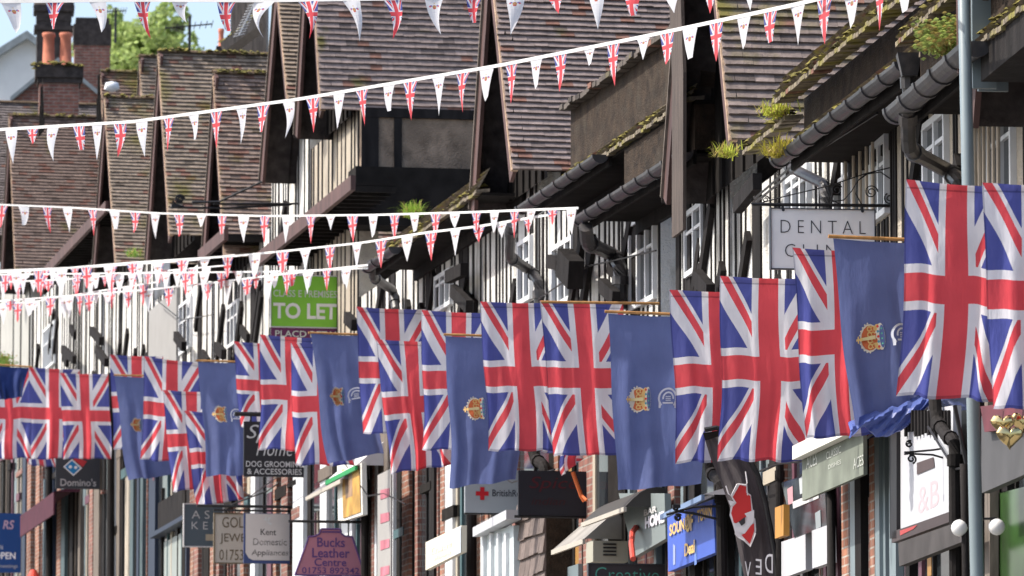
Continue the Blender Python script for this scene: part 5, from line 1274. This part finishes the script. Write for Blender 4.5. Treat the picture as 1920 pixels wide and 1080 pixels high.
# red mottled poster behind the balloons
fascia('dark red poster with pale marks just behind the gold balloons', 'poster', SA, .35, [(1846,810),(1925,800),(1925,752),(1838,762)], flat('poster_red', (.12,.025,.035), .6, .5), name='poster')

# feather banner
fb_ = thing('feather_banner', 'tall dark grey feather banner with a red and white emblem, bending left at its top', 'banner', V(1450, 1300, 49.2))
L = [(1318, 812), (1332, 858), (1352, 905), (1368, 950), (1378, 1000), (1388, 1050), (1402, 1110), (1420, 1200)]
R = [(1356, 806), (1392, 840), (1418, 890), (1432, 940), (1442, 990), (1450, 1040), (1456, 1100), (1462, 1200)]
def fpos(u, v):
    k = v*(len(L)-1); i = min(int(k), len(L)-2); f = k-i
    a = [L[i][c]*(1-f)+L[i+1][c]*f for c in (0, 1)]; b_ = [R[i][c]*(1-f)+R[i+1][c]*f for c in (0, 1)]
    x, y = a[0]*(1-u)+b_[0]*u, a[1]*(1-u)+b_[1]*u
    return V(x, y, 49.2+.04*sin(5*u+6*v)+.015*sin(17*u+3*v))
mb = MB(); nu, nv = 16, 50
for j in range(nv):
    for i in range(nu): mb.quad([fpos(i/nu, (j+1)/nv), fpos((i+1)/nu, (j+1)/nv), fpos((i+1)/nu, j/nv), fpos(i/nu, j/nv)])
M['charcloth'] = plain_cloth('charcoal_cloth', (.075, .065, .07), .3)
o = mb.build('cloth', M['charcloth'], fb_, True)
mb = MB(); mb.tube([V(x+3, y, 49.16) for x, y in [(1318, 806), (1340, 802)]+R], .022, 8); mb.build('pole', M['iron'], fb_)
mb = MB(); mb.quad([fpos(0, .045)+Vector((0,-.01,0)), fpos(1, .03)+Vector((0,-.01,0)), fpos(1, -.0)+Vector((0,-.01,0)), fpos(0, 0)+Vector((0,-.01,0))]); mb.build('top_band', M['dark'], fb_)
RD = flat('emblem_red', (.52, .03, .03)); BW = flat('emblem_white', (.66,.64,.66)); BK = flat('emblem_black', (.04,.035,.04))
def fq(pts, m, lay, name='emblem'):
    mb = MB(); mb.quad([V(x, y, 49.12-.004*lay) for x, y in pts]); mb.build(name, m, fb_)
fq([(1384,906),(1401,909),(1402,924),(1408,928),(1412,960),(1404,968),(1416,972),(1418,995),(1407,1026),(1392,1012),(1379,1002),(1374,984),(1368,966),(1370,950),(1377,942),(1370,930)], BW, 0)
fq([(1387,909),(1399,912),(1399,924),(1407,930),(1409,958),(1396,972),(1380,981),(1376,980),(1371,962),(1374,950),(1381,943),(1374,932)], RD, 1)
fq([(1396,963),(1414,956),(1414,976),(1399,1002),(1381,996),(1376,983),(1384,988),(1396,982),(1402,972)], BW, 2)
fq([(1385,978),(1397,969),(1397,981),(1390,986)], BK, 3); fq([(1397,1000),(1408,985),(1414,981),(1414,996),(1406,1020),(1390,1003)], RD, 3)
fq([(1365,938),(1379,941),(1370,949)], BW, 3); fq([(1400,928),(1402,920),(1403,929)], BW, 3)
mb = MB(); mb.tube([V(x, y, 49.1) for x, y in [(1361,911),(1366,926),(1371,930),(1382,908),(1399,909),(1401,905),(1398,884)]], .006, 5); mb.tube([V(x, y, 49.1) for x, y in [(1378,1000),(1385,1008),(1396,1014),(1407,1025),(1417,1000)]], .006, 5); mb.build('emblem_outline', BW, fb_)
text_obj('D', V(1449, 1075, 49.05), Vector((-1, 0, .12)).normalized(), UP, .16, .065, BW, fb_, ext=0); text_obj('E', V(1428, 1078, 49.05), Vector((-1, 0, .12)).normalized(), UP, .13, .05, BW, fb_, ext=0)
text_obj('V', V(1408, 1085, 49.05), Vector((-1, 0, .12)).normalized(), UP, .14, .05, BW, fb_, ext=0)
# ceramic flower ornament and other small wall things
tc = thing('traffic_cone', 'bright red pointed top of a cone at the lower left edge', 'cone', V(63, 1110, 110))
mb = MB(); mb.tube([V(63, 1120, 110), V(63, 1076, 110), V(63, 1068, 110)], [.3, .09, .05], 12); mb.build('cone', flat('cone_red', (.6,.05,.03)), tc); 
mb = MB(); mb.tube([V(63, 1104, 110), V(63, 1096, 110)], [.235, .20], 12); mb.build('band', flat('panel_white', (.43,.44,.47)), tc)

b = Board('long scrolled iron bracket without a sign across the tiled roofs at mid left', 'bracket', 78, 322, 382, 334, 389, BLK, SC, name='sign_bracket')
b.scroll([('c', 337, 373, 9, 1.9, 0), ('l', [(322, 388), (420, 388), (545, 378)]), ('l', [(360, 378), (410, 376), (490, 336)]), ('l', [(345, 386), (330, 384), (324, 376)]), ('l', [(400, 380), (560, 376)])], .016)
